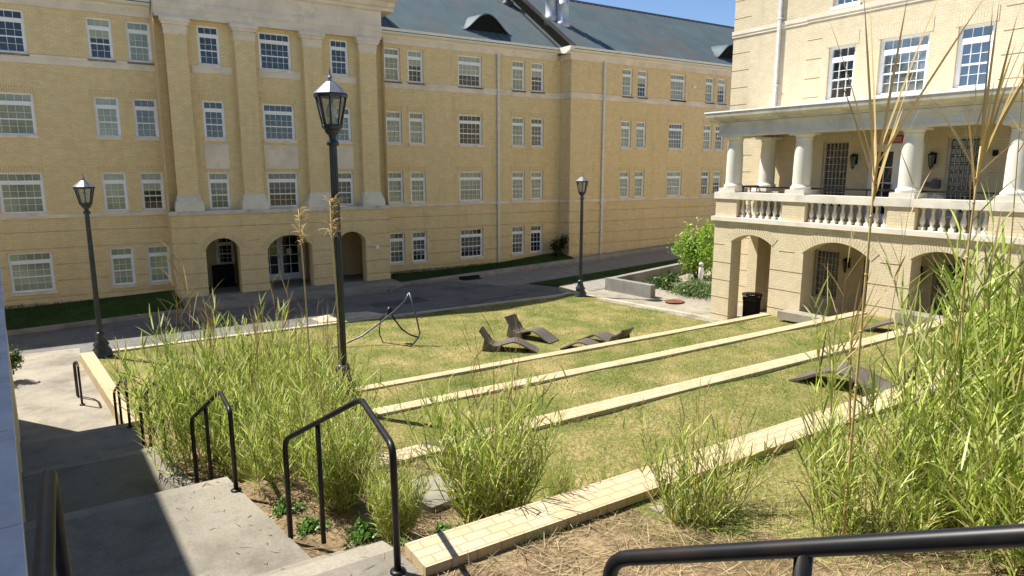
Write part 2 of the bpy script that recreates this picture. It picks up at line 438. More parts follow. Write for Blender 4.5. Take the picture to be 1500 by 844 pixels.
# ------------------------------------------------------------------ MAIN BUILDING (facade along X)
def main_building():
    b = empty('brick_building', (7.6, 30.5, 0), 0, 'long buff brick building with pilastered centre and blue green metal roof beyond the road', 'building')
    ox, oy = 7.6, 30.5
    Z_SILL, Z_B0, Z_B1, Z_F, Z_E = 3.40, 8.94, 9.25, 10.92, 11.22
    wins = []                                                            # world x, y, z, w, h, n, pane, style
    rows = [9.28, 6.42, 3.60, .68]
    def P(r, k): return ['glass_blind', 'glass_blind', 'glass_mid', 'glass_dark'][k]
    NW, WW = .82, 1.36
    def add(x, w, n, r, y, pane): wins.append((x, y, rows[r], w, 1.49 if r else 1.48, n, pane, r))
    pk = {('l', 0): 'MBBMB', }
    codes = {'D': 'glass_dark', 'B': 'glass_blind', 'M': 'glass_mid', 'H': 'half'}
    left = {-8.3: 'BBBB', -2.35: 'DBBB', .87: 'HBBB', 2.16: 'BMHB'}
    for x, c in left.items():
        for r in range(4):
            add(x, WW if x < 0 else NW, 5 if x < 0 else 4 if False else 3, r, 30.5, codes[c[r]])
    right = {12.53: 'BBBM', 13.72: 'HBBD', 16.42: 'HDBD', 19.58: 'BBBM', 20.79: 'HMBD'}
    for x, c in right.items():
        for r in range(4): add(x, WW if 16 < x < 17 else NW, 5 if 16 < x < 17 else 3, r, 30.5, codes[c[r]])
    wing = {26.33: 'BBB', 27.48: 'HBB', 30.1: 'BMB', 33.1: 'BBM', 34.2: 'HMH', 36.6: 'BBB', 37.7: 'BMB'}
    for x, c in wing.items():
        for r in range(3): add(x, 1.24 if 30 < x < 31 else .76, 5 if 30 < x < 31 else 3, r, 29.55, codes[c[r]])
    pav = {4.55: ('DDM', .82, 3), 6.86: ('DDD', 1.3, 5), 9.83: ('DMD', .82, 3)}
    PY = 29.92
    for x, (c, w, n) in pav.items():
        for r in range(3): add(x, w, n, r, PY, codes[c[r]])
    opens = lambda y: [(q[0], q[0]+q[3], q[2], q[2]+q[4]) for q in wins if q[1] == y]
    grz = [.42, 1.04, 1.66, 2.28, 2.9]
    def gro(x0, x1, y):
        res = []
        for z in grz:
            cuts = sorted([(o[0]-.1, o[1]+.1) for o in opens(y) if o[2]-.12 < z < o[3]+.05 and o[0] < x1 and o[1] > x0])
            a = x0
            for ca, cb in cuts:
                if ca > a: res.append((a, ca, z))
                a = max(a, cb)
            if a < x1: res.append((a, x1, z))
        return res
    w = MB()
    w2 = MB()
    for (x0, x1, y) in ((-20, -7.3, 29.55), (-7.3, 3.02, 30.5), (12.15, 22.72, 30.5), (22.72, 44, 29.55)):
        relief(w, x0, x1, -.3, Z_E, y, opens(y), gro(x0, x1, y))
        for o in opens(y):
            if x0 < o[0] < x1: reveals(w, o, y, .2)
    # returns of the wings and the body behind
    for x, s in ((22.72, 1), (-7.3, -1)):
        relief_z = [(-.3, .405)] + []
        zz = [-.3]+[q for z in grz for q in (z-.015, z+.015)]+[Z_E]
        for k in range(len(zz)-1):
            d = .03*s if k % 2 else 0
            w.quad((x+d, 30.5, zz[k]), (x+d, 29.55, zz[k]), (x+d, 29.55, zz[k+1]), (x+d, 30.5, zz[k+1]))
            if k+1 < len(zz)-1: w.quad((x, 30.5, zz[k+1]), (x, 29.55, zz[k+1]), (x+.03*s, 29.55, zz[k+1]), (x+.03*s, 30.5, zz[k+1]))
    w.quad((44, 29.55, -.3), (44, 46, -.3), (44, 46, Z_E), (44, 29.55, Z_E)); w.quad((-20, 29.55, -.3), (-20, 29.55, Z_E), (-20, 46, Z_E), (-20, 46, -.3))
    w.quad((-20, 46, -.3), (-20, 46, Z_E), (44, 46, Z_E), (44, 46, -.3))
    # gables under the roof ends
    # pavilion wall above the arcade, arcade front
    relief(w, 3.02, 12.15, 3.40, 11.0, PY, opens(PY)); [reveals(w, o, PY, .2) for o in opens(PY)]
    AY = 29.52
    arches = [(4.2, 5.5, 0, 1.97, 2.42), (6.62, 8.52, 0, 1.88, 2.42), (9.68, 10.98, 0, 1.97, 2.42)]
    ag = []
    for z in grz:
        cuts = [(a[0]-(.02 if z < 1.9 else .32), a[1]+(.02 if z < 1.9 else .32)) for a in arches] if z < 2.8 else []
        a = 3.02
        for ca, cb in cuts: ag.append((a, ca, z)); a = cb
        ag.append((a, 12.15, z))
    relief(w, 3.02, 12.15, -.3, 3.40, AY, arches, ag); [reveals(w, o, AY, .55, False) for o in arches]
    w.quad((3.02, AY, -.3), (3.02, AY, 11), (3.02, 30.5, 11), (3.02, 30.5, -.3)); w.quad((12.15, 30.5, -.3), (12.15, 30.5, 11), (12.15, AY, 11), (12.15, AY, -.3))
    wall = w.build('wall', 'brick', b); wall.location = (-ox, -oy, 0)
    def part(mb, name, mat, par=b):
        o = mb.build(name, mat, par); o.location = (-ox, -oy, 0) if par == b else (0, 0, 0); return o
    # arcade interior
    m = MB(); m.box(3.2, 12.0, 32.05, 32.25, 0, 3.3); m.box(3.2, 12.0, 30.07, 32.05, 3.05, 3.3); m.box(3.05, 3.25, 30.07, 32.05, 0, 3.05); m.box(11.9, 12.1, 30.07, 32.05, 0, 3.05)
    for a, c in ((5.75, 6.1), (8.95, 9.3)): m.box(a, c, 30.9, 32.05, 0, 3.05)
    part(m, 'arcade_back_wall', 'brick')
    m = MB(); m.box(3.25, 11.9, 29.55, 32.05, -.2, .05); part(m, 'arcade_floor', 'concrete')
    for a in arches: part(voussoirs(a, AY, .24), 'arch', 'brick_soldier')
    for x in (6.78, 7.72):
        french_door(b, 'door', x-ox, 31.98-oy, .12, .92, 2.12, 2, 4)
    m = MB(); m.box(6.55, 6.77, 31.99, 32.045, .05, 2.5); m.box(8.65, 8.87, 31.99, 32.045, .05, 2.5); m.box(6.77, 8.65, 31.99, 32.045, 2.26, 2.5); part(m, 'door_frame', 'white')
    m = MB(); m.box(8.0, 8.22, 31.955, 31.962, 1.25, 1.55); part(m, 'notice', 'paper')
    window(b, 4.95-ox, 31.85-oy, 1.05, .75, 1.2, 3, 'glass_dark', None)
    m = MB(); m.box(4.75, 5.6, 31.6, 32.04, .05, 1.0); part(m, 'cabinet', 'dark')
    m = MB(); m.box(9.02, 9.14, 31.0-.13, 30.9, 1.35, 1.55); m.box(9.02, 9.14, 31.0-.13, 30.9, 1.7, 1.82); part(m, 'door_buzzer', 'black')
    m = MB(); m.box(11.45, 11.6, AY-.03, AY, 1.55, 1.72); part(m, 'junction_box', 'white')
    # stone bands
    m = MB()
    for (x0, x1, y) in ((-20, -7.3, 29.55), (-7.3, 3.02, 30.5), (12.15, 22.68, 30.5), (22.68, 44.04, 29.55)):
        m.box(x0, x1, y-.035, y+.02, Z_B0, Z_B1-.11); m.box(x0, x1, y-.06, y+.02, Z_B1-.11, Z_B1)
        m.box(x0, x1, y-.05, y+.02, Z_SILL, Z_SILL+.13)
    for x0, x1 in ((4.28, 5.77), (6.74, 8.5), (9.44, 11.0)):
        m.box(x0, x1, PY-.035, PY+.02, Z_B0, Z_B1-.02)
    m.box(22.66, 22.70, 29.55, 30.45, Z_B0, Z_B1); m.box(22.66, 22.70, 29.55, 30.45, Z_SILL, Z_SILL+.13)
    part(m, 'stone_band', 'stone')
    m = MB(); m.box(2.95, 12.22, AY-.1, PY+.02, 3.402, 3.56); part(m, 'ledge', 'greystone')
    for x, (c, ww, n) in pav.items():
        m = MB(); m.box(x-.05, x+ww+.05, PY-.025, PY+.02, 5.22, 6.2); part(m, 'stone_panel', 'stone')
    # pilasters
    for cx in (3.74, 6.25, 8.97, 11.42):
        m = MB(); m.box(cx-.39, cx+.39, 29.6, PY+.01, 4.18, 10.3)
        pl = part(m, 'pilaster', 'brick')
        q = MB(); q.box(cx-.53, cx+.53, 29.42, PY+.01, 3.562, 3.82); q.box(cx-.50, cx+.50, 29.46, PY+.01, 3.82, 3.95); q.box(cx-.45, cx+.45, 29.52, PY+.01, 3.95, 4.08); q.box(cx-.42, cx+.42, 29.56, PY+.01, 4.08, 4.19); part(q, 'plinth', 'limestone', pl)
        q = MB(); q.box(cx-.41, cx+.41, 29.58, PY+.01, 10.28, 10.5); q.box(cx-.44, cx+.44, 29.55, PY+.01, 10.5, 10.56); q.box(cx-.48, cx+.48, 29.5, PY+.01, 10.62, 10.72); q.box(cx-.53, cx+.53, 29.45, PY+.01, 10.72, 10.88); q.box(cx-.42, cx+.42, 29.57, PY+.01, 10.56, 10.62); part(q, 'capital', 'stone', pl)
    m = MB(); m.extrude_x([(29.6, 10.882), (29.6, 11.2), (29.57, 11.2), (29.57, 11.45), (29.6, 11.5), (29.6, 12.05), (29.5, 12.1), (29.46, 12.2), (29.36, 12.26), (29.28, 12.42), (29.1, 12.5), (29.0, 12.62), (29.0, 12.85), (31.5, 12.85), (31.5, 10.882)], 3.06, 12.1)
    m.extrude_x([(29.5, 12.1), (29.46, 12.2), (29.36, 12.26), (29.28, 12.42), (29.1, 12.5), (29.0, 12.62), (29.0, 12.85), (33, 12.85), (33, 12.1)], 2.5, 3.06); m.extrude_x([(29.5, 12.1), (29.46, 12.2), (29.36, 12.26), (29.28, 12.42), (29.1, 12.5), (29.0, 12.62), (29.0, 12.85), (33, 12.85), (33, 12.1)], 12.1, 12.66)
    part(m, 'entablature', 'stone')
    m = MB(); i = len(m.v)
    m.quad((2.4, 28.95, 12.86), (12.76, 28.95, 12.86), (7.58, 28.95, 14.7)); m.quad((2.4, 28.95, 12.86), (7.58, 28.95, 14.7), (7.58, 38, 14.7), (2.4, 38, 12.86)); m.quad((12.76, 28.95, 12.86), (12.76, 38, 12.86), (7.58, 38, 14.7), (7.58, 28.95, 14.7)); m.quad((2.4, 28.95, 12.86), (2.4, 38, 12.86), (12.76, 38, 12.86), (12.76, 28.95, 12.86))
    part(m, 'pediment', 'roof')
    # frieze and cornice gutter
    m = MB(); c = MB()
    for (x0, x1, y) in ((-20, -7.0, 29.55), (-7.0, 3.02, 30.5), (12.15, 22.42, 30.5), (22.64, 44.1, 29.55)):
        m = MB(); c = MB(); m.box(x0, x1, y-.04, y+.02, Z_F, Z_E)
        if x1 > 40: m.box(22.64, 22.70, 29.57, 30.45, Z_F, Z_E); c.box(22.34, 22.71, 29.86, 30.2, Z_E+.05, Z_E+.325)
        c.extrude_x([(y-.06, Z_E), (y-.10, Z_E+.06), (y-.30, Z_E+.10), (y-.36, Z_E+.14), (y-.40, Z_E+.30), (y-.40, Z_E+.33), (y+.3, Z_E+.33), (y+.3, Z_E)], x0 if x0 < 20 else 22.34, x1)
        part(m, 'frieze', 'stone'); part(c, 'cornice_gutter', 'gutter')
    # windows
    for x, y, z, ww, h, n, pane, r in wins:
        lint = .26 if r in (1, 2) else None
        window(b, x-ox, y-oy, z, ww, h, n, pane, 'stone', lint, 'brick_soldier')
    # roof: main slope, raised wing slope, seams
    S = .68; ze = Z_E+.30
    def slope(mb, x0, x1, y0, y1, t=.12, rib=.46):
        z1 = ze+S*(y1-y0)
        mb.extrude_x([(y0, ze-t), (y0, ze), (y1, z1), (y1+(y1-y0), ze), (y1+(y1-y0), ze-t), (y1, z1-t)], x0, x1)
        x = x0+.2
        while x < x1:
            a = .022
            mb.extrude_x([(y0, ze-.001), (y0, ze+.034), (y1, z1+.034), (y1, z1-.001)], x-a/2, x+a/2); x += rib
    m = MB(); slope(m, -8, 22.6, 30.12, 37.6); slope(m, 22.6, 44.3, 29.17, 34.9); slope(m, -20.3, -8, 29.17, 34.9)
    rf = part(m, 'roof', 'roof')
    m = MB(); y0 = 29.17                                                 # raised edge, gutter strip and ridge caps
    m.extrude_x([(y0, ze-.05), (y0, ze+.07), (34.9, ze+S*5.73+.07), (34.9, ze+S*5.73-.12)], 22.56, 22.72); m.extrude_x([(y0+.95, ze+.01), (y0+.95, ze+.05), (36, ze+S*5.9+.05), (36, ze+S*5.9-.1)], 22.18, 22.30)
    m.extrude_x([(34.75, ze+S*5.58+.02), (34.9, ze+S*5.73+.07), (35.05, ze+S*5.58+.02)], 22.7, 44.3)
    part(m, 'roof_trim', 'roofdark', rf)
    # flues
    for fx, fy in ((22.95+.3, 32.15), (23.35+.3, 31.6)):
        zb = ze+S*(fy-29.17)
        m = MB(); m.lathe([(.40, zb-.35), (.40, zb+.02), (.33, zb+.10), (.33, zb+.95), (.345, zb+.96), (.345, zb+1.0), (.33, zb+1.01), (.33, zb+2.4)], fx, fy, 20); part(m, 'flue', 'galv', rf)
    zb = ze+S*(34.6-30.12)
    m = MB(); m.lathe([(.34, zb-.3), (.34, zb+.1), (.2, zb+.16), (.2, zb+.42), (.34, zb+.45), (.3, zb+.6)], 21.9, 34.6, 12); part(m, 'roof_vent', 'roofdark', rf)
    # eyebrow dormers
    for cx, y0, yf in ((18.35, 30.12, 30.95), (35.7, 29.17, 30.0), (-2.6, 30.12, 30.95)):
        zf = ze+S*(yf-y0); prof = []
        for k in range(25):
            u = -1+2*k/24; hgt = .92*(.5+.5*math.cos(math.pi*u))**.8 + .03; prof.append((cx+u*1.45, hgt))
        m = MB(); d = MB()
        for (xa, ha), (xb, hb) in zip(prof, prof[1:]):
            ya, yb = yf+ha/S, yf+hb/S
            m.quad((xa, yf-.12, zf-.08+ha), (xb, yf-.12, zf-.08+hb), (xb, yb+.05, zf+hb+.03), (xa, ya+.05, zf+ha+.03))
            m.quad((xa, yf-.12, zf-.08+ha), (xb, yf-.12, zf-.08+hb), (xb, yf-.12, zf-.14+hb), (xa, yf-.12, zf-.14+ha))
            d.quad((xa, yf, zf-.02), (xb, yf, zf-.02), (xb, yf, zf-.06+hb), (xa, yf, zf-.06+ha))
        for z in np.arange(.1, .82, .09): 
            half = 1.45*math.acos(max(-1, min(1, 2*((z+.02)/.92)**(1/.8)-1)))/math.pi*.93
            d.box(cx-half, cx+half, yf-.05, yf-.005, zf+z-.03, zf+z-.015)
        o = part(m, 'dormer', 'roof', rf); part(d, 'louvre', 'dark', o)
    # downpipes
    for x, y, z0 in ((18.7, 30.5, .2), (24.95, 29.55, .38)):
        o = downpipe(b, x-ox, y-oy, z0, 11.0, 3.3)
    m = MB(); m.box(31.9, 32.15, 29.45, 29.54, 10.05, 10.15); part(m, 'floodlight', 'white')
    return b
main_building()

# ------------------------------------------------------------------ RIGHT BUILDING (local x runs from its far corner towards the camera, y inwards)
def porch_building():
    b = empty('porch_building', (18.42, 15.75, 0), R(-90), 'cream brick building with white columned balcony porch over brick arches at right', 'building')
    W = 2.48; BW = W-.1
    # ---- arcade front
    arches = [(.75, 2.3, -.2, 2.82, 3.08), (3.45, 5.5, -.2, 2.72, 3.1), (6.62, 8.06, -.2, 2.88, 3.12)]
    grz = [.22, .83, 1.44, 2.05, 2.66, 3.2]
    gr = []
    for z in grz:
        if z > 3.15: continue
        a = 0
        for o in arches:
            g = .0 if z < 2.6 else .30
            gr.append((a, o[0]-g, z)); a = o[1]+g
        gr.append((a, 9.05, z))
    m = MB(); relief(m, 0, 9.05, -.3, 3.48, 0, arches, gr, .035, .035)
    for o in arches: reveals(m, o, 0, .5, False)
    relief(m, 0, 9.05, -.3, 3.3, .5, [])                                   # replaced below by real inner face
    m = MB(); relief(m, 0, 9.05, -.3, 3.48, 0, arches, gr, .035, .035)
    for o in arches: reveals(m, o, 0, .5, False)
    # inner face of the arcade wall
    for a, c in ((0, .75), (2.3, 3.45), (5.5, 6.62), (8.06, 9.05)): m.quad((a, .5, -.3), (a, .5, 3.3), (c, .5, 3.3), (c, .5, -.3))
    for o in arches:
        P, _ = arc(o)
        for (p, q), (p2, q2) in zip(P, P[1:]): m.quad((p, .5, q), (p, .5, 3.3), (p2, .5, 3.3), (p2, .5, q2))
    # side piers of the far end (open side arch) and near end
    for x in (0, 8.65):
        m.quad((x, 0, -.3), (x, 0, 3.48), (x, .62, 3.48), (x, .62, -.3)); m.box(x+.001, x+.4, 1.85, W, -.3, 3.3); m.box(x+.001, x+.4, .5, 1.85, 2.9, 3.475); m.box(x+.4, x+.402, 0.5, .62, -.3, 3.3)
    m.quad((.4, .5, -.3), (.4, .62, -.3), (.4, .62, 3.3), (.4, .5, 3.3)); m.box(.001, .4, .501, .62, -.3, 2.9)
    m.quad((9.05, 0, -.3), (9.05, W, -.3), (9.05, W, 3.48), (9.05, 0, 3.48))
    m.build('arcade_wall', 'cream', b)
    for o in arches: voussoirs(o, 0, .3, .012, 26).build('arch', 'cream_soldier', b)
    # ---- main wall
    ow = [(2.22, 3.12), (3.88, 5.3), (6.04, 6.92)]
    up = [(a, c, z, z+1.64) for z in (7.41, 10.27) for a, c in ow]
    gb = [(2.28, 3.16, 3.95, 6.08), (6.08, 6.92, 3.95, 6.08)]; dr = [(3.84, 5.48, 3.56, 5.95)]
    gg = [(2.28, 3.16, .95, 2.55), (6.08, 6.92, .95, 2.55), (4.0, 5.2, .05, 2.4)]
    qz = [z for z in np.arange(.22, 13, .61)]
    qg = []
    for z in qz:
        if z < 6.6: qg.append((-1.7, -.6 if z > 3.5 else 1.3, z))
        else: qg.append((-1.7, -.95, z))
    m = MB()
    relief(m, -1.7, 1.41, -.3, 13.6, W, [], qg, .03, .03)
    bg = [(1.42, 1.95, z) for z in qz if 7.2 < z < 9.8] + [(7.15, 7.9, z) for z in qz if 7.2 < z < 9.8] + [(1.42, 1.9, z) for z in qz if 3.7 < z < 6.3] + [(7.2, 7.7, z) for z in qz if 3.7 < z < 6.3]
    relief(m, 1.41, 14, -.3, 13.6, BW, up+gb+dr+gg, bg, .03, .03)
    for o in up: reveals(m, o, BW, .18)
    for o in gb+dr+gg: reveals(m, o, BW, .25)
    m.quad((1.41, BW, -.3), (1.41, BW, 13.6), (1.41, W, 13.6), (1.41, W, -.3))
    m.quad((-1.7, W, -.3), (-1.7, W, 13.6), (-1.7, W+16, 13.6), (-1.7, W+16, -.3)); m.quad((14, BW, -.3), (14, W+16, -.3), (14, W+16, 13.6), (14, BW, 13.6)); m.quad((-1.7, W+16, -.3), (-1.7, W+16, 13.6), (14, W+16, 13.6), (14, W+16, -.3))
    m.build('wall', 'cream', b)
    m = MB(); m.box(-1.9, 14.2, W-.35, W+16.2, 13.6, 13.9); m.prism([(-1.9, W-.35), (14.2, W-.35), (14.2, W+16.2), (-1.9, W+16.2)], 13.9, 14.0); m.build('roof', 'roof', b)
    m = MB()
    m.box(-1.74, 1.39, W-.03, W+.02, 9.94, 10.16); m.box(-1.74, 1.39, W-.05, W+.02, 10.03, 10.16)
    m.box(1.37, 14, BW-.03, BW+.02, 9.94, 10.03); m.box(1.36, 14, BW-.055, BW+.02, 10.03, 10.16)
    m.build('stone_band', 'stone', b)
    k = 0
    for (a, c, z, z2) in up:
        window(b, a, BW, z, c-a, 1.64, 5 if c-a > 1 else 3, ['glass_sky', 'glass_sky_blind', 'glass_sky'][k % 3], 'white', .4, 'cream_soldier'); k += 1
    for (a, c, z, z2) in gb+gg[:2]: glass_block(b, a, BW+.1, z, c-a, z2-z, 6, 9 if z2-z > 2 else 7)
    # balcony doors
    m = MB(); m.box(3.84, 3.93, BW+.06, BW+.16, 3.56, 5.95); m.box(5.39, 5.48, BW+.06, BW+.16, 3.56, 5.95); m.box(3.93, 5.39, BW+.06, BW+.16, 5.84, 5.95); m.build('door_frame', 'white', b)
    french_door(b, 'door', 3.93, BW+.09, 3.56, .73, 2.28, 2, 4); french_door(b, 'door', 4.66, BW+.09, 3.56, .73, 2.28, 2, 4)
    french_door(b, 'door', 4.02, BW+.12, .05, 1.16, 2.34, 2, 4, 'dark')
    m = MB(); m.box(3.7, 5.62, BW-.012, BW+.03, 5.95, 6.26); m.build('lintel', 'cream_soldier', b)
    for a, c, _, _ in gb:
        m = MB(); m.box(a-.08, c+.08, BW-.012, BW+.03, 6.08, 6.32-.02); m.build('lintel', 'cream_soldier', b)
    m = MB(); m.box(4.42, 4.86, BW-.04, BW-.013, 5.98, 6.2); sg = m.build('sign', 'red', b)
    m = MB()
    for z in (6.13, 6.08, 6.03): m.box(4.47, 4.81, BW-.044, BW-.0405, z, z+.018)
    m.build('lettering', 'paper', sg)
    for x, z in ((3.45, 5.25), (5.78, 5.25), (3.5, 1.95), (5.72, 1.95)): wall_lantern(b, x, BW, z)
    m = MB(); m.box(5.6, 5.78, BW-.06, BW-.002, 4.70, 4.84); m.box(5.82, 6.02, BW-.14, BW-.002, 4.66, 4.9); m.box(5.86, 5.98, BW-.16, BW-.14, 4.7, 4.94); m.build('call_box', 'steel', b)
    m = MB(); m.box(7.25, 7.37, BW-.05, BW-.002, 5.55, 5.7); m.build('junction_box', 'black', b)
    # porch floors, ceiling, ledge
    m = MB(); m.box(.02, 9.0, .02, BW-.01, -.2, .04); m.build('porch_floor', 'concrete', b)
    m = MB(); m.box(.03, 9.02, .51, BW-.01, 3.31, 3.55); m.build('balcony_floor', 'concrete', b)
    m = MB(); m.box(-.1, 9.15, -.1, .3, 3.482, 3.62); m.box(-.1, .3, .3, W-.02, 3.482, 3.62); m.box(8.75, 9.15, .3, BW-.02, 3.482, 3.62); m.build('ledge', 'limestone', b)
    m = MB(); m.box(-.05, 9.10, -.05, .4, 6.28, 6.345); m.box(-.02, 9.07, -.02, .39, 6.345, 6.46); m.box(0, 9.05, .0, .37, 6.46, 6.60); m.box(-.03, 9.08, -.03, .37, 6.60, 6.72); m.box(-.03, .4, .4, W-.02, 6.28, 6.42); m.box(0, .37, .37, W-.02, 6.42, 6.72); m.box(8.65, 9.08, .4, BW-.02, 6.28, 6.42); m.box(8.68, 9.05, .37, BW-.02, 6.42, 6.72)
    m.build('entablature', 'limestone', b)
    m = MB(); m.box(.37, 8.68, .37, BW-.003, 6.45, 6.6); m.build('porch_ceiling', 'cream', b)
    prof = [(.0, 6.722), (-.08, 6.74), (-.10, 6.8), (-.26, 6.86), (-.34, 6.9), (-.36, 7.0), (-.36, 7.03), (BW-.004, 7.1), (BW-.004, 6.722)]
    m = MB(); m.extrude_x(prof, -.34, 9.4); m.build('cornice', 'greystone', b)
    m = MB(); m.extrude_x([(-.38, 7.032), (-.38, 7.075), (BW-.005, 7.15), (BW-.005, 7.102)], -.37, 9.43); m.build('porch_roof', 'white', b)
    # piers, rail, balusters, columns
    piers = [(0, .87), (2.6, 3.38), (5.85, 6.58), (8.3, 9.05)]
    for a, c in piers:
        m = MB(); m.box(a, c, .0, .34, 3.622, 4.218); m.build('pier', 'cream', b)
    m = MB(); m.box(.0, .34, 1.95, W-.02, 3.622, 4.218); m.build('pier', 'cream', b)
    m = MB(); m.box(-.05, 9.1, -.05, .39, 4.22, 4.44); m.box(-.05, .39, .39, W-.02, 4.22, 4.44); m.box(8.66, 9.1, .39, BW-.02, 4.22, 4.44); rail = m.build('balustrade_rail', 'limestone', b)
    bp = [(.055, 3.71), (.055, 3.73), (.035, 3.75), (.062, 3.80), (.075, 3.86), (.06, 3.93), (.036, 4.02), (.032, 4.10), (.045, 4.13), (.034, 4.15), (.055, 4.18)]
    mb = MB(); mb.box(-.065, .065, -.065, .065, 3.621, 3.71); mb.box(-.06, .06, -.06, .06, 4.18, 4.219); mb.lathe(bp, 0, 0, 12)
    base = None
    def bal(x, y):
        nonlocal base
        if base is None: base = mb.build('baluster', 'limestone', rail); o = base
        else:
            o = base.copy(); col.objects.link(o)
        o.location = (x, y, 0)
    for a, c, n in ((.87, 2.6, 7), (3.38, 5.85, 10), (6.58, 8.3, 7)):
        for k in range(n): bal(a+(c-a)*(k+.5)/n, .17)
    for k in range(6): bal(.17, .34+(1.95-.34)*(k+.5)/6)
    cp = [(.30, 4.58), (.315, 4.61), (.315, 4.65), (.29, 4.69), (.265, 4.71), (.262, 4.76), (.262, 5.2), (.255, 5.6), (.235, 6.0), (.225, 6.08), (.245, 6.10), (.245, 6.13), (.23, 6.14), (.24, 6.16), (.285, 6.21), (.285, 6.22)]
    for x, y in ((.45, .30), (3.0, .30), (6.2, .30), (8.67, .30), (.45, W-.45)):
        m = MB(); m.box(x-.33, x+.33, y-.33, y+.33, 4.442, 4.58); m.lathe(cp, x, y, 28); m.box(x-.32, x+.32, y-.32, y+.32, 6.215, 6.279); m.build('column', 'column', b)
    # black safety rail above the balustrade
    for a, c in ((.8, 2.68), (3.3, 5.9), (6.5, 8.35)):
        m = MB(); m.box(a, c, .34, .38, 4.60, 4.65); n = max(2, round((c-a)/.9))
        for k in range(n+1):
            x = a+(c-a)*k/n; m.box(x-.015, x+.015, .345, .375, 4.441, 4.60)
        m.build('safety_rail', 'black', b)
    m = MB(); m.box(.34, .38, .5, W-.75, 4.60, 4.65); [m.box(.345, .375, y-.015, y+.015, 4.441, 4.6) for y in (.6, .95, 1.3, 1.65)]; m.build('safety_rail', 'black', b)
    # downpipe
    o = downpipe(b, .0, 0, 7.15, 13.5); o.location = (.28, W, 0)
    # stone threshold slabs outside the arches
    return b
porch_building()

# ------------------------------------------------------------------ terrain
def XR(y): return float(np.interp(y, [-3, 1, 4.0, 5.8, 7.5, 10.5, 13.6, 15, 17.2, 21], [2.0, 1.9, 1.75, 1.3, 1.1, .72, .42, .2, 0., -.33]))
def XL(y): return -.33-.08*(y-3.3)
WALLS = [(3.9, 4.16, 2.5, 1.78), (6.92, 7.24, 1.86, 2.55), (10.05, 10.35, 1.24, 3.0), (13.15, 13.42, .62, 3.5)]
def terr(x, y):
    if y > 13.42: t = 0.
    elif y > 10.35: t = .575
    elif y > 7.24: t = 1.195
    elif y > 4.16: t = 1.81
    else: t = (2.37+.010*min(x, 8)) if y > 3.7 else min(3.2, 2.37+.010*min(x, 8)+(3.7-y)*.23)
    s = float(np.interp(y, [1.2, 2.4, 4.3, 5.3, 7.4, 8.5, 10.4, 11.5, 13.5, 14.5], [3.1, 2.44, 2.42, 1.82, 1.8, 1.2, 1.18, .58, .56, 0]))
    k = min(1, max(0, (x-(XR(y)+.7))/1.4)); k = k*k*(3-2*k)
    if y < 3.7: k = 1
    return s*(1-k)+t*k
def terrain():
    ys = sorted(set(list(np.arange(-4, 22.2, .22)) + [3.9, 4.16, 6.92, 7.24, 10.05, 10.35, 13.15, 13.42, 3.7]))
    xs = list(np.arange(0, 19.0, .25))
    nx = len(xs); V = []; F = []; Mi = []
    for y in ys:
        x0 = XR(y)-.12
        for i, q in enumerate(xs):
            x = x0+(18.45-x0)*q/xs[-1]
            if y > 15.75:
                xr = 18.36-(y-15.8)*.15; x = x0+(xr-x0)*q/xs[-1]
            z = terr(x, y)+.02*math.sin(1.7*x+.6*y)*math.sin(1.1*y-.4*x)
            V.append((x, y, z))
    for j in range(len(ys)-1):
        for i in range(nx-1): F.append((j*nx+i, j*nx+i+1, (j+1)*nx+i+1, (j+1)*nx+i))
    me = bpy.data.meshes.new('lawn'); me.from_pydata(V, [], F); me.materials.append(M['lawn']); me.materials.append(M['mulch'])
    for p in me.polygons:
        p.use_smooth = False
        c = p.center
        bed = c.x < XR(c.y)+1.9 and c.y < 13.4
        if c.y < 3.9 and (c.x < 3.5+.4*math.sin(3*c.y) or (c.y < 2.2 and c.x < 4.6)): bed = True
        p.material_index = 1 if bed else 0
    me.update(); o = bpy.data.objects.new('lawn', me); col.objects.link(o); structure(o)
terrain()
def gz(x): return max(0., .045*(x-17))
def sheet(name, pts, mat, dz=0., n=1, slope=True, thick=None):
    """pts = polygon (x,y); height follows the gentle rise to the right"""
    m = MB(); zz = [(gz(p[0]) if slope else 0)+dz for p in pts]
    if thick: m.prism(pts, [z-thick for z in zz], zz)
    else: m.quad(*[(p[0], p[1], z) for p, z in zip(pts, zz)])
    return structure(m.build(name, mat))
sheet('ground', [(-400, -300), (500, -300), (500, 600), (-400, 600)], 'gravel', -.45, slope=False)
m = MB(); m.quad((-40, 22.15, -.02), (19.5, 22.15, -.02), (19.5, 28.4, -.02), (-40, 28.4, -.02)); structure(m.build('road', 'asphalt'))
M['tar'] = concrete('newer_asphalt', (.10, .096, .092))
for pts in ([(9.2, 24.0), (11.6, 24.1), (11.5, 25.0), (9.25, 24.9)], [(2.0, 24.6), (5.2, 24.8), (5.2, 25.15), (2.0, 24.95)], [(13.2, 22.9), (16.2, 23.4), (16.15, 23.55), (13.2, 23.05)]):
    m = MB(); m.quad(*[(a, b_, -.015) for a, b_ in pts]); structure(m.build('road_patch', 'tar'))
m = MB()
for x0, x1 in ((14.3, 17), (17, 48)):
    z0, z1 = gz(x0), gz(x1); m.quad((x0 if x0 > 15 else 16.0, 25.35, z0-.012), (x1, 25.35, z1-.012), (x1, 28.3, z1-.012), (x0, 28.3, z0-.012))
m.quad((18.2, 22.1, gz(18.2)+.004), (20.9, 22.1, gz(20.9)+.004), (20.9, 24.0, gz(20.9)+.004), (18.6, 24.0, gz(18.6)+.004))
structure(m.build('paved_road', 'pavers'))
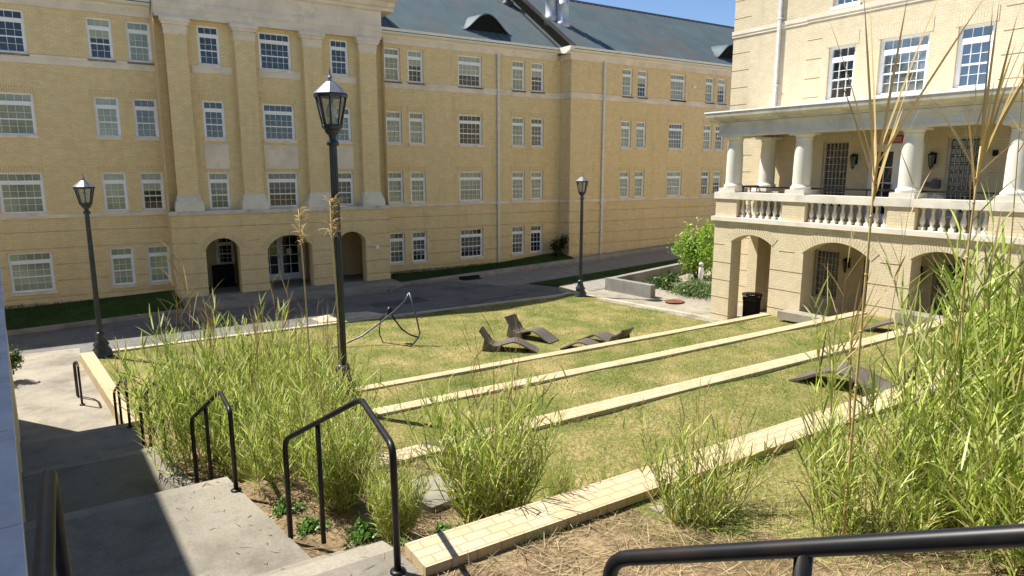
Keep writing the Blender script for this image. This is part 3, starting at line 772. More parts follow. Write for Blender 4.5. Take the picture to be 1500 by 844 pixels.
m = MB(); m.quad((17.2, 25.36, .012), (17.9, 23.95, gz(17.9)+.0), (40, 23.95, gz(40)), (40, 25.36, gz(40)+.012)); structure(m.build('verge', 'turf'))
m = MB(); m.quad((16.9, 21.6, -.004), (17.2, 21.6, -.004), (17.95, 24.0, gz(17.95)-.004), (17.4, 23.4, .0)); m.quad((17.2, 21.6, -.004), (18.0, 15.7, -.004), (40, 15.7, gz(40)-.004), (40, 24.0, gz(40)-.004), (17.95, 24.0, gz(17.95)-.004))
m.quad((18.0, 15.7, -.004), (18.4, 12, -.004), (40, 12, gz(40)-.004), (40, 15.7, gz(40)-.004)); structure(m.build('walkway', 'concrete'))
# pavement in front of the arcade and kerbs
sheet('pavement', [(2.3, 26.95), (10.9, 26.95), (12.15, 28.3), (12.15, 29.55), (2.3, 29.55)], 'concrete', .10, thick=.3)
sheet('kerb', [(-40, 26.2), (-2, 26.2), (2.3, 26.85), (2.3, 27.05), (-2, 26.42), (-40, 26.42)], 'concrete', .11, thick=.3)
sheet('kerb', [(11.0, 26.9), (12.2, 28.1), (17, 28.15), (44, 28.15), (44, 28.3), (17, 28.32), (12.1, 28.3)], 'concrete', .10, thick=.3)
sheet('pavement', [(22.8, 28.3), (44, 28.3), (44, 29.56), (22.8, 29.56)], 'gravel', .06, thick=.3)
# turf banks under the walls
def bank(pts_front, pts_back):
    m = MB(); n = len(pts_front)
    for k in range(n-1):
        m.quad(pts_front[k], pts_front[k+1], pts_back[k+1], pts_back[k])
    return structure(m.build('turf_bank', 'turf'))
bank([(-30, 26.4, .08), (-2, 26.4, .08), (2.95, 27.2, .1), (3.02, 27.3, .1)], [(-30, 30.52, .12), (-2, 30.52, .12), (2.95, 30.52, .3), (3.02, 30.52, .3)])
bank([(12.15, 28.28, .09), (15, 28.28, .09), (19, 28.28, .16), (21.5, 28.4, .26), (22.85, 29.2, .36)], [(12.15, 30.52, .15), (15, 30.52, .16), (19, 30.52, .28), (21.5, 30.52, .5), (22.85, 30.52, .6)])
# stone edging of the lawn
m = MB(); m.prism([(-.35, 22.0), (16.6, 22.0), (17.35, 22.25), (17.3, 22.45), (16.55, 22.2), (-.35, 22.2)], -.4, .05); m.prism([(17.35, 22.25), (17.45, 21.5), (18.42, 15.78), (18.55, 15.9), (17.6, 21.6), (17.5, 22.4)], -.4, .03)
structure(m.build('kerb', 'kerb'))
sheet('path', [(-3.2, 14.0), (.45, 14.0), (-.45, 22.2), (-3.6, 22.2)], 'concrete', .01, thick=.3)
m = MB(); m.prism([(-30, 21.0), (-3.5, 21.0), (-.3, 21.5), (-.35, 23.1), (-2, 23.2), (-30, 23.0)], -.3, .004); structure(m.build('pavement', 'concrete'))
m = MB(); m.prism([(6.6, 22.3), (9.0, 22.3), (8.6, 23.2), (7.3, 23.5), (6.5, 23.1)], -.2, .06); structure(m.build('driveway_apron', 'kerb'))
# terrace walls
for k, (y0, y1, z, xl) in enumerate(WALLS):
    e = empty('terrace_wall', (xl, y0, z), 0, ['broad buff brick terrace wall nearest the camera, its flat top catching the sun', 'second buff brick terrace wall from the camera, behind the big grass clump', 'third buff brick terrace wall from the camera, meeting the second arch', 'farthest low buff brick terrace wall in front of the loungers'][k], 'terrace wall', 'stepped brick terrace walls across the lawn')
    m = MB(); n = 24; xr = 18.36 if k else 17.5
    pts = []
    for i in range(n+1):
        x = xl+(xr-xl)*i/n; bend = .012*max(0, x-8)**1.6 if k == 0 else .004*max(0, x-10)**1.6
        pts.append((x, bend))
    w = .33 if k == 0 else (y1-y0)*.9
    low = [(x-xl, b_) for x, b_ in pts]+[(x-xl, b_+w-.02) for x, b_ in reversed(pts)]
    m.prism(low, -1.1, -.075).build('wall', 'wallbrick', e)
    m = MB(); low = [(x-xl-.0, b_-.025) for x, b_ in pts]+[(x-xl, b_+w) for x, b_ in reversed(pts)]
    m.prism(low, -.075, 0); m.build('coping', 'wallbrick', e)
m = MB(); m.prism([(.38, 14.6), (.62, 14.65), (-.02, 21.15), (-.33, 21.1)], -.3, .30); bw = m.build('brick_edge_wall', 'wallbrick'); tag(bw, 'low buff brick wall edging the lawn beside the concrete path', 'low wall')

# ------------------------------------------------------------------ stairs
st = empty('concrete_staircase', (0, 4, 0), 0, 'wide concrete staircase with deep landings descending along the shaded wall at left', 'staircase')
LV = [(3.12, -3, 1.5), (2.5, 2.3, 4.36), (1.88, 5.17, 7.5), (1.26, 8.31, 10.5), (.64, 11.31, 13.6)]
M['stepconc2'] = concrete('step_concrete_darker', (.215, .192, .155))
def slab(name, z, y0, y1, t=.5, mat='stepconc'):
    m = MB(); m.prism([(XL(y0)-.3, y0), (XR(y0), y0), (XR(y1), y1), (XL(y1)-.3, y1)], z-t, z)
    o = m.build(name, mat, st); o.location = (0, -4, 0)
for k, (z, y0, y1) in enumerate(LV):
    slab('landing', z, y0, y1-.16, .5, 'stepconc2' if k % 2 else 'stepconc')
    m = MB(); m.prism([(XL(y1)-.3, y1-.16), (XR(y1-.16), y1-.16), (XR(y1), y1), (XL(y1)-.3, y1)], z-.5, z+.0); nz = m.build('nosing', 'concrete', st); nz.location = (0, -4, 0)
    zn = LV[k+1][0] if k+1 < len(LV) else 0.01
    for j in range(1, 4):
        zz = z-(z-zn)*j/4; ya = y1+(j-1)*.27; slab('step', zz, ya, ya+.27, .4)

# ------------------------------------------------------------------ handrails
def bez(p, q, r_, n=6):
    p, q, r_ = Vector(p), Vector(q), Vector(r_); return [tuple((1-t)**2*p+2*t*(1-t)*q+t*t*r_) for t in [k/n for k in range(n+1)]]
def rounded(pts, rad=.1):
    out = [pts[0]]
    for a, b_, c in zip(pts, pts[1:], pts[2:]):
        a, b_, c = Vector(a), Vector(b_), Vector(c)
        d1 = min(rad, (a-b_).length*.45); d2 = min(rad, (c-b_).length*.45)
        out += bez(b_+(a-b_).normalized()*d1, b_, b_+(c-b_).normalized()*d2, 5)
    out.append(pts[-1]); return out
def handrail(up, peak, mid, low, zb, label, r=.024, ext=None):
    """up: base of the upper post; peak/mid/low: points on the tube; zb: bases of mid and low posts"""
    e = empty('handrail', up, 0, label, 'handrail', 'black handrails along the stairs')
    o = Vector(up); top = (up[0], up[1]+.02, peak[2])
    pts = rounded([tuple(Vector(p)-o) for p in (up, top, peak, low, (low[0], low[1], zb[1]))], .09)
    m = MB(); m.tube(pts, r, 10); m.build('rail', 'black', e)
    m = MB(); b_ = Vector(mid)-o; m.tube([(b_.x, b_.y, zb[0]-o.z), tuple(b_)], r*.92, 8); m.build('post', 'black', e)
    m = MB(); m.lathe([(.055, 0), (.055, .012), (.03, .02)], 0, 0, 12); m.build('base_plate', 'black', e)
handrail((1.60, 3.93, 2.5), (1.75, 4.95, 3.4), (1.55, 5.49, 3.08), (1.36, 5.88, 2.82), (1.95, 1.86), 'nearest black tubular handrail standing between the concrete steps and the brick wall end')
handrail((1.12, 7.1, 1.88), (1.14, 7.8, 2.76), (1.05, 8.37, 2.42), (.93, 8.74, 2.18), (1.4, 1.2), 'second black handrail from the camera, in front of the dense grass hedge')
handrail((.72, 10.2, 1.26), (.72, 10.9, 2.1), (.62, 11.5, 1.78), (.54, 11.9, 1.52), (.8, .62), 'third black handrail down the stairs, half hidden by the grass')
handrail((.42, 13.35, .64), (.42, 13.75, 1.5), (.32, 14.3, 1.2), (.25, 14.63, .96), (.1, .02), 'fourth black handrail down, at the top of the last flight')
handrail((-.33, 17.25, .02), (-.36, 17.75, .90), (-.40, 17.9, .84), (-.42, 18.05, .8), (.02, .02), 'small farthest black handrail against the low brick wall beside the path')
e = empty('handrail', (-.17, 3.0, 2.5), 0, 'close black handrail seen end on beside the pale wall top at left', 'handrail', 'black handrails along the stairs')
m = MB(); m.tube([(p[0]+.17, p[1]-3, p[2]-2.5) for p in rounded([(-.14, -1., 4.6), (-.14, .6, 4.42), (-.155, 1.5, 4.2), (-.185, 2.95, 4.1), (-.185, 3.05, 3.6), (-.175, 3.0, 2.5)], .16)], .026, 12); m.build('rail', 'black', e)
m = MB(); m.tube([(.02, -1.6, .62), (.02, -1.6, 1.72)], .024, 8); m.build('post', 'black', e)
e = empty('guard_rail', (1.04, .64, 3.1), 0, 'thick black pipe guard rail crossing the lower right corner', 'guard rail')
dv = Vector((.215, -.675, .32)).normalized()
p0 = Vector((.925, 1.035, 4.345))-Vector((1.04, .64, 3.1))
m = MB(); m.tube(rounded([tuple(p0+Vector((-.005, .01, -1.6))), tuple(p0), tuple(p0+dv*2.6), tuple(p0+dv*2.6+Vector((0, 0, -1.7)))], .05), .0168, 14); m.build('rail', 'black', e)
for q in (.44, 1.7):
    m = MB(); a = p0+dv*q; m.tube([(a.x, a.y, -.1), tuple(a)], .0162, 12); m.build('post', 'black', e)

# ------------------------------------------------------------------ left wall with pale capping, building behind it
e = empty('retaining_wall', (-.33, 3.3, 0), math.atan(.08), 'pale grey capped retaining wall running along the left edge beside the stairs', 'retaining wall')
m = MB(); m.box(-1.35, -.05, -7, 13.7, -.3, 3.42); m.build('wall', 'cream', e)
m = MB(); y = -7.
while y < 13.6: m.box(-1.42, 0, y, y+1.49, 3.42, 3.52); y += 1.5
m.build('coping', 'capstone', e)
e = empty('side_building', (-2.9, 18.95, 0), math.atan(.06), 'plain cream brick building beyond the left edge that shades the stairs', 'building')
m = MB(); m.box(-12, 0, -27, 0, -.3, 8.6); m.build('wall', 'cream', e)
m = MB(); m.box(-12.2, .12, -26.2, .12, 8.6, 8.9); m.build('roof', 'roofdark', e)
# ------------------------------------------------------------------ street lamps
def lamp():
    r = empty('street_lamp', (0, 0, 0), 0, 'x', 'street lamp', 'black lantern street lamps around the lawn')
    m = MB(); m.lathe([(.27, 0), (.27, .06), (.25, .08), (.25, .16), (.23, .19), (.17, .30), (.20, .32), (.20, .36), (.14, .44), (.105, .58), (.12, .60), (.12, .64), (.085, .70)], 0, 0, 20); m.build('base', 'lamp', r)
    m = MB()
    n = 24; prof = [(1., .68), (1., 2.2), (.86, 4.02)]
    i = len(m.v)
    for s_, z in prof:
        for k in range(n): rr = (.068 if k % 2 else .059)*s_; a = 2*math.pi*k/n; m.v.append((rr*math.cos(a), rr*math.sin(a), z))
    for j in range(2):
        for k in range(n): k2 = (k+1) % n; m.f.append((i+j*n+k, i+j*n+k2, i+(j+1)*n+k2, i+(j+1)*n+k)); m.smooth.append(False)
    m.lathe([(.085, 4.0), (.095, 4.03), (.085, 4.06), (.05, 4.10), (.06, 4.14), (.1, 4.18), (.12, 4.22), (.10, 4.24)], 0, 0, 16); m.build('post', 'lamp', r)
    m = MB(); m.lathe([(.08, 4.2), (.15, 4.25), (.16, 4.28), (.15, 4.30)], 0, 0, 8, False)
    for k in range(8):
        a = 2*math.pi*k/8; m.tube([(.14*math.cos(a), .14*math.sin(a), 4.28), (.232*math.cos(a), .232*math.sin(a), 4.70)], .013, 5)
    m.lathe([(.222, 4.68), (.252, 4.68), (.256, 4.72), (.23, 4.74)], 0, 0, 8, False)
    ln = m.build('lantern', 'lamp', r)
    g = MB(); g.lathe([(.133, 4.29), (.222, 4.69)], 0, 0, 8, False, caps=False); g.build('pane', 'lampshell', ln)
    g = MB(); g.lathe([(.03, 4.28), (.05, 4.3), (.05, 4.36), (.03, 4.38)], 0, 0, 12); g.lathe([(.03, 4.38), (.075, 4.43), (.085, 4.5), (.06, 4.57), (.015, 4.6)], 0, 0, 12); g.build('bulb', 'bulb', ln)
    c = MB(); c.lathe([(.26, 4.735), (.13, 4.85), (.07, 4.90), (.03, 4.91), (.03, 4.94), (.04, 4.96), (.02, 4.99), (.012, 5.02), (.018, 5.04), (.004, 5.1)], 0, 0, 8, False); c.build('roof', 'lampcap', ln)
    return r
m_, t_, out_ = nt('lantern_glass'); g_ = N(t_, 'ShaderNodeBsdfGlossy', Roughness=.08); g_.inputs[0].default_value = (.9, .9, .9, 1); tr_ = N(t_, 'ShaderNodeBsdfTransparent'); tr_.inputs[0].default_value = (.86, .88, .86, 1)
d_ = N(t_, 'ShaderNodeBsdfDiffuse'); d_.inputs[0].default_value = (.6, .6, .58, 1); mx1 = N(t_, 'ShaderNodeMixShader'); mx1.inputs[0].default_value = .16; L(t_, tr_.outputs[0], mx1.inputs[1]); L(t_, d_.outputs[0], mx1.inputs[2])
mx2 = N(t_, 'ShaderNodeMixShader'); fr_ = N(t_, 'ShaderNodeFresnel', IOR=1.45); L(t_, fr_.outputs[0], mx2.inputs[0]); L(t_, mx1.outputs[0], mx2.inputs[1]); L(t_, g_.outputs[0], mx2.inputs[2]); L(t_, mx2.outputs[0], out_.inputs[0]); M['lampshell'] = m_
l0 = lamp()
for k, (x, y, z, lb) in enumerate(((.19, 21.75, 0, 'black lantern lamp post at the left corner of the lawn by the road'), (17.2, 21.55, 0, 'black lantern lamp post at the far right corner of the lawn near the bench wall'), (3.43, 10.5, 1.30, 'tallest looking black lantern lamp post rising from the reed grass in the middle'))):
    l = l0 if k == 0 else copy_tree(l0); l.location = (x, y, z); l['label'] = lb
    l.rotation_euler = (0, 0, .2*k)
    if k == 2: l.scale = (1, 1, 1.065)

# ------------------------------------------------------------------ loungers
def lounger():
    r = empty('sun_lounger', (0, 0, 0), 0, 'x', 'lounger', 'taupe plastic loungers on the lawn')
    ctrl = [(-.06, .72), (.07, .53), (.20, .34), (.32, .22), (.50, .185), (.72, .26), (.95, .33), (1.15, .345), (1.38, .255), (1.62, .13), (1.86, .02)]
    P = []
    for k in range(len(ctrl)-1):
        p0, p1, p2, p3 = ctrl[max(k-1, 0)], ctrl[k], ctrl[k+1], ctrl[min(k+2, len(ctrl)-1)]
        for j in range(4):
            t = j/4; P.append(tuple(.5*((2*p1[a])+(-p0[a]+p2[a])*t+(2*p0[a]-5*p1[a]+4*p2[a]-p3[a])*t*t+(-p0[a]+3*p1[a]-3*p2[a]+p3[a])*t**3) for a in (0, 1)))
    P.append(ctrl[-1])
    def shell(P, hw, th, dip):
        m = MB(); nw = 8; rows = []
        for k, (x, z) in enumerate(P):
            a = P[min(k+1, len(P)-1)]; b_ = P[max(k-1, 0)]; d = Vector((a[0]-b_[0], 0, a[1]-b_[1])).normalized(); nrm = Vector((-d.z, 0, d.x))
            if nrm.z < 0: nrm = -nrm
            top = []; bot = []
            for j in range(nw+1):
                v = -1+2*j/nw; o = Vector((x, v*hw, z)) - nrm*dip*(1-v*v)
                top.append(tuple(o)); bot.append(tuple(o-nrm*th))
            rows.append(top+bot[::-1])
        n = len(rows[0]); i = len(m.v)
        for r_ in rows: m.v += r_
        for k in range(len(rows)-1):
            for j in range(n): j2 = (j+1) % n; m.f.append((i+k*n+j, i+k*n+j2, i+(k+1)*n+j2, i+(k+1)*n+j)); m.smooth.append(j not in (nw, n-1))
        m.f.append(tuple(i+j for j in range(n))); m.f.append(tuple(i+(len(rows)-1)*n+j for j in reversed(range(n)))); m.smooth += [False]*2
        return m
    k = [i for i, p in enumerate(P) if p[0] >= .30][0]
    shell(P[:k+1], .33, .045, .02).build('backrest', 'taupe', r); shell(P[k:], .33, .045, .012).build('seat', 'taupe', r)
    m = MB()
    for s in (-1, 1):
        y0, y1 = s*.33-.02, s*.33+.02
        pts = [(.02, 0), (.62, 0), (.66, .18), (.5, .15), (.32, .18), (.22, .32), (.15, .44), (.10, .44)]
        i = len(m.v); n = len(pts); m.v += [(a, y0, b_) for a, b_ in pts]+[(a, y1, b_) for a, b_ in pts]
        m.f.append(tuple(i+q for q in range(n))); m.f.append(tuple(i+n+q for q in reversed(range(n)))); m.smooth += [False]*2
        for q in range(n): q2 = (q+1) % n; m.f.append((i+q, i+n+q, i+n+q2, i+q2)); m.smooth.append(False)
    m.box(.03, .6, -.31, .31, .0, .05); m.build('base', 'taupe', r)
    return r
g0 = lounger()
def put_l(k, head, foot, z, lb):
    o = g0 if k == 0 else copy_tree(g0); o.location = (head[0], head[1], z); o.rotation_euler = (0, 0, math.atan2(foot[1]-head[1], foot[0]-head[0])); o['label'] = lb; o.scale = (.86, .86, .86) if z < 1 else (.94, .94, .94)
put_l(0, (9.62, 16.55), (10.95, 15.45), .02, 'taupe wave lounger, left of the pair side by side on the lower lawn')
put_l(1, (11.25, 17.55), (11.95, 15.85), .02, 'taupe wave lounger behind its twin, its tall back nearest the road')
put_l(2, (12.4, 13.95), (11.6, 15.65), .02, 'taupe lounger turned away behind the farthest terrace wall, left one of two backs')
put_l(5, (13.15, 14.3), (12.75, 16.1), .02, 'taupe lounger turned away behind the farthest terrace wall, right one of two backs')
put_l(3, (10.05, 4.74), (9.75, 6.5), 1.81, 'large near taupe lounger seen through reeds beside the nearest brick wall')
put_l(4, (17.2, 7.6), (16.6, 9.1), 1.19, 'taupe lounger almost hidden behind the reeds at far right')

# ------------------------------------------------------------------ bent steel tube frame on the lawn
RV, CV = Vector((math.sin(R(57.3)), -math.cos(R(57.3)), 0)), Vector((math.cos(R(57.3)), math.sin(R(57.3)), 0))
e = empty('hammock_stand', (7.32, 18.63, 0), 0, 'curved dark steel hammock stand of crossing hoops standing empty on the lawn', 'hammock stand')
def fr(s, z, d=0.): return tuple(RV*s+CV*d+Vector((0, 0, z)))
m = MB(); m.tube([fr(-1.6, .02, -.5), fr(-1.15, .06, -.35), fr(-.6, .28, -.1), fr(-.05, .66, .05), fr(.4, 1.02, .15), fr(.7, 1.32, .2), fr(.82, 1.55, .2)], .026, 8); m.build('hoop', 'steel', e)
m = MB(); m.tube([fr(.82, 1.55, .2), fr(.95, 1.2, .1), fr(1.08, .72, -.05), fr(1.16, .38, -.15), fr(1.12, .26, -.2), fr(.9, .02, -.3)], .026, 8); m.build('hoop', 'steel', e)
m = MB(); m.tube([fr(.2, .98, .3), fr(.35, .74, .2), fr(.6, .46, .05), fr(.85, .33, -.08), fr(1.12, .28, -.2)], .024, 8); m.build('hoop', 'black', e)
m = MB(); m.tube([fr(.2, .98, .3), fr(-.08, .74, .3), fr(-.12, .3, .2), fr(.0, .02, .15), fr(.45, .02, -.05), fr(.9, .02, -.3)], .018, 8); m.build('brace_and_shadow', 'black', e)  # upper part braces the hoops; the run along the ground stands for their shadow
m = MB(); m.lathe([(.02, .86), (.10, .9), (.11, .98), (.05, 1.1)], fr(.2, 0, .3)[0], fr(.2, 0, .3)[1], 10); m.build('strap_bundle', 'black', e)

# ------------------------------------------------------------------ small street things by the porch
e = empty('litter_bin', (19.3, 14.72, .03), 0, 'round black slatted litter bin standing inside the first arch', 'litter bin')
m = MB(); m.lathe([(.22, .04), (.25, .1), (.25, .74), (.22, .78)], 0, 0, 20); m.build('liner', 'dark', e)
m = MB()
for k in range(26):
    a = 2*math.pi*k/26; c, s = math.cos(a), math.sin(a); m.tube([(.27*c, .27*s, .04), (.28*c, .28*s, .6), (.29*c, .29*s, .82), (.33*c, .33*s, .93)], .014, 4)
m.build('slats', 'black', e)
m = MB(); m.lathe([(.275, .02), (.3, .02), (.3, .07), (.275, .07)], 0, 0, 24, caps=False); m.build('band', 'black', e); m = MB(); m.lathe([(.285, .72), (.315, .72), (.315, .78), (.285, .78)], 0, 0, 24, caps=False); m.build('band', 'black', e); m = MB(); m.lathe([(.20, .86), (.33, .92), (.34, .94), (.20, .90)], 0, 0, 24, caps=False); m.build('rim', 'black', e)
e = empty('bollard_light', (22.6, 19.95, .24), 0, 'short white bollard light in front of the bright green shrub', 'bollard')
m = MB(); m.lathe([(.1, 0), (.1, .72), (.095, .74)], 0, 0, 16); m.build('post', 'white', e); m = MB(); m.lathe([(.09, .74), (.09, .82), (.105, .82), (.105, .92), (.06, .96)], 0, 0, 16); m.build('cap', 'galv', e)
m = MB(); m.lathe([(.38, 0), (.38, .012), (.34, .018)], 0, 0, 28); 
for k in range(-3, 4): m.box(-.28, .28, k*.09-.02, k*.09+.02, .018, .024)
o = m.build('manhole_cover', 'rust'); o.location = (19.3, 18.3, .105); tag(o, 'round rusty brown manhole cover in the concrete walkway', 'manhole cover')
m = MB(); m.box(-.55, .55, -.12, .14, -.05, .125); m.box(-.5, .5, -.45, -.13, -.03, .012); o = m.build('storm_drain', 'dark'); o.location = (15.6, 28.2, 0); tag(o, 'dark storm drain inlet set in the far kerb of the road', 'storm drain')
for (x, y, z, mt, lb) in ((4.48, 7.5, 1.2, 'paper', 'crumpled white paper cup lying on the grass by the second brick wall'), (5.48, 7.95, 1.2, 'bluebits', 'small scrap of blue litter lying on the grass between terrace walls')):
    m = MB(); m.lathe([(.03, 0), (.045, .02), (.04, .06), (.048, .1), (.03, .11)], 0, 0, 9, False); o = m.build('litter', mt); o.location = (x, y, z+.03); o.rotation_euler = (1.2, .3, 1); tag(o, lb, 'litter')
# planter wall
e = empty('planter_wall', (18.85, 21.6, 0), 0, 'grey concrete bench height planter wall turning a corner beside the walkway', 'planter wall')
m = MB(); m.prism([(0, 0), (.22, -2.22), (.50, -2.2), (.32, .02), (.3, .3), (-.02, .3)], -.2, .60)
m.prism([(.3, .02), (10, 1.4), (10, 1.7), (.3, .3)], -.2, [.60, .95, .95, .60]); m.build('wall', 'greyconc' if 'greyconc' in M else 'concrete', e)
# stone thresholds before the arches and loose slabs in the beds
for (pts, z, lb) in (([(17.85, 12.65), (18.4, 12.65), (18.4, 11.3), (18.0, 11.3)], .90, 'pale stone landing slab below the second porch arch'), ([(17.8, 9.1), (18.4, 9.1), (18.4, 7.8), (17.9, 7.8)], 1.5, 'pale stone landing slab below the third porch arch'),
    ([(16.2, 11.2), (18.3, 11.35), (18.3, 11.6), (16.2, 11.45)], .66, 'narrow pale stone strip crossing the grass to the porch'),
    ([(2.5, 6.4), (3.1, 6.35), (3.2, 5.75), (2.7, 5.7)], 1.86, 'flat grey stone lying in the bed beside the central grass clump'), ([(3.75, 3.75), (4.25, 3.6), (4.3, 3.2), (3.8, 3.3)], 2.44, 'flat grey stone in the dry mulch below the nearest brick wall')):
    cx = sum(p[0] for p in pts)/4; cy = sum(p[1] for p in pts)/4
    m = MB(); q = [(p[0]-cx, p[1]-cy) for p in pts]
    if (q[1][0]-q[0][0])*(q[2][1]-q[1][1])-(q[1][1]-q[0][1])*(q[2][0]-q[1][0]) < 0: q = q[::-1]
    m.prism(q, -.25, 0); o = m.build('stone_slab', 'greystone' if 'strip' in lb else 'concrete'); o.location = (cx, cy, z); tag(o, lb, 'stone slab')
# white slatted chairs on the balcony
def chair():
    r = empty('balcony_chair', (0, 0, 0), 0, 'x', 'chair', 'white slatted chairs on the balcony')
    m = MB()
    for k in range(5): m.prism([(-.24+k*.1, .22), (-.16+k*.1, .22), (-.16+k*.1, .245), (-.24+k*.1, .245)], .3, .98-.03*abs(k-2))
    m.build('backrest', 'white', r); m = MB(); m.box(-.26, .26, -.3, .22, .34, .38); m.build('seat', 'white', r)
    for s in (-1, 1):
        m = MB(); m.box(s*.30-.04, s*.30+.04, -.34, .26, .55, .58); m.build('armrest', 'white', r)
        for y in (-.28, .2): m = MB(); m.box(s*.3-.025, s*.3+.025, y-.03, y+.03, 0, .55); m.build('leg', 'white', r)
    return r
c0 = chair(); c0.location = (19.7, 9.2, 3.56); c0.rotation_euler = (0, 0, R(80)); c0['label'] = 'white slatted chair on the balcony before the right glass block window'
c1 = copy_tree(c0); c1.location = (19.6, 7.75, 3.56); c1.rotation_euler = (0, 0, R(100)); c1['label'] = 'white slatted chair on the balcony behind the rightmost column'

# ------------------------------------------------------------------ vegetation
def blades(P0, D0, length, width, droop, C, seg=4, side=None):
    """arrays: start points (n,3), unit directions, lengths, widths, droop amount, colours -> V, F, C of arching ribbons"""
    n = len(P0); t = np.linspace(0, 1, seg+1)
    P = P0[:, None, :] + D0[:, None, :]*(length[:, None]*t[None])[..., None]
    P[:, :, 2] -= droop[:, None]*length[:, None]*t[None]**2.0
    if side is None:
        side = np.cross(D0, np.array([0, 0, 1.])); side /= np.linalg.norm(side, axis=1)[:, None]+1e-9
        tw = rng.normal(0, .7, n); side = side*np.cos(tw)[:, None]+np.cross(D0, side)*np.sin(tw)[:, None]
    wp = np.interp(t, [0, .25, .7, 1], [.55, 1, .75, .04])
    w = width[:, None]*wp[None]*.5
    A = P-side[:, None, :]*w[..., None]; B = P+side[:, None, :]*w[..., None]
    V = np.stack([A, B], 2).reshape(-1, 3)
    base = (np.arange(n)*(seg+1)*2)[:, None]+(np.arange(seg)*2)[None]
    F = np.stack([base, base+1, base+3, base+2], -1).reshape(-1, 4)
    Cc = np.repeat(C, (seg+1)*2, axis=0)
    return V, F, Cc
def cat(parts):
    Vs, Fs, Cs = [], [], []; o = 0
    for v, f, c in parts: Vs.append(v); Fs.append(f+o); Cs.append(c); o += len(v)
    return np.concatenate(Vs), np.concatenate(Fs), np.concatenate(Cs)
GREENS = np.array([(.31, .40, .065), (.46, .53, .11), (.60, .64, .19), (.15, .23, .035), (.74, .73, .36), (.58, .49, .22)])
def pick(n, p): return GREENS[rng.choice(len(GREENS), n, p=p)]*rng.uniform(.75, 1.2, (n, 1))
def reed_clump(name, stems, h, spread, leafn, ll, lw, lean=.25, dry=.06, plumes=0, drp=(.0, .35), pal=(.24, .26, .20, .14, .10, .06), low=.1):
    r = empty(name, (0, 0, 0), 0, 'x', 'reed grass')
    a = rng.uniform(0, 6.283, stems); rad = spread*np.sqrt(rng.uniform(0, 1, stems))
    bx, by = rad*np.cos(a), rad*np.sin(a); H = h*rng.uniform(.55, 1.05, stems)
    ln = lean*rng.uniform(.3, 1.3, stems)*(.35+rad/max(spread, .01)); az = a+rng.normal(0, .6, stems)
    dx, dy = np.cos(az)*ln, np.sin(az)*ln
    # stems as thin tubes (three sided via two crossed ribbons)
    sp = []
    S0 = np.stack([bx, by, np.full(stems, -.1)], 1); D = np.stack([dx, dy, np.ones(stems)], 1); D /= np.linalg.norm(D, axis=1)[:, None]
    cs = np.where(rng.uniform(0, 1, (stems, 1)) < .45, np.array([[.40, .33, .14]]), np.array([[.24, .27, .08]]))*rng.uniform(.7, 1.1, (stems, 1))
    for k in range(2):
        sd = np.cross(D, np.array([math.cos(k*1.57), math.sin(k*1.57), .1])); sd /= np.linalg.norm(sd, axis=1)[:, None]
        sp.append(blades(S0, D, H+.1, np.full(stems, lw*.42), np.full(stems, .06), cs, 3, sd))
    v, f, c = cat(sp); ribbon_mesh('stems', v, f, c, 'dry', r)
    m = stems*leafn; si = np.repeat(np.arange(stems), leafn); t = np.tile((np.arange(leafn)+.5)/leafn, stems)+rng.normal(0, .03, m); t = low+(1-low)*np.clip(t, 0, 1)
    P0 = S0[si]+D[si]*(H[si]*t)[:, None]; P0[:, 2] -= .06*H[si]*t*t
    la = rng.uniform(0, 6.283, stems)[si]+np.tile(np.arange(leafn)*2.6, stems)+rng.normal(0, .5, m)
    el = rng.normal(.75, .28, m)+.25*t
    LD = np.stack([np.cos(la)*np.cos(el), np.sin(la)*np.cos(el), np.sin(el)], 1); LD += D[si]*.35; LD /= np.linalg.norm(LD, axis=1)[:, None]
    Ls = ll*rng.uniform(.55, 1.2, m)*(1-.35*np.abs(t-.55)); C = pick(m, pal)
    brown = rng.uniform(0, 1, m) < dry+.22*np.clip(.3-t, 0, 1); C[brown] = np.array([.44, .35, .18])*rng.uniform(.6, 1.1, (brown.sum(), 1))
    v, f, c = blades(P0, LD, Ls, lw*rng.uniform(.7, 1.2, m), rng.uniform(drp[0], drp[1], m), C, 4); ribbon_mesh('leaves', v, f, c, 'leaf', r)
    if plumes: seed_heads(r, plumes, h*1.15, spread, lw)
    return r
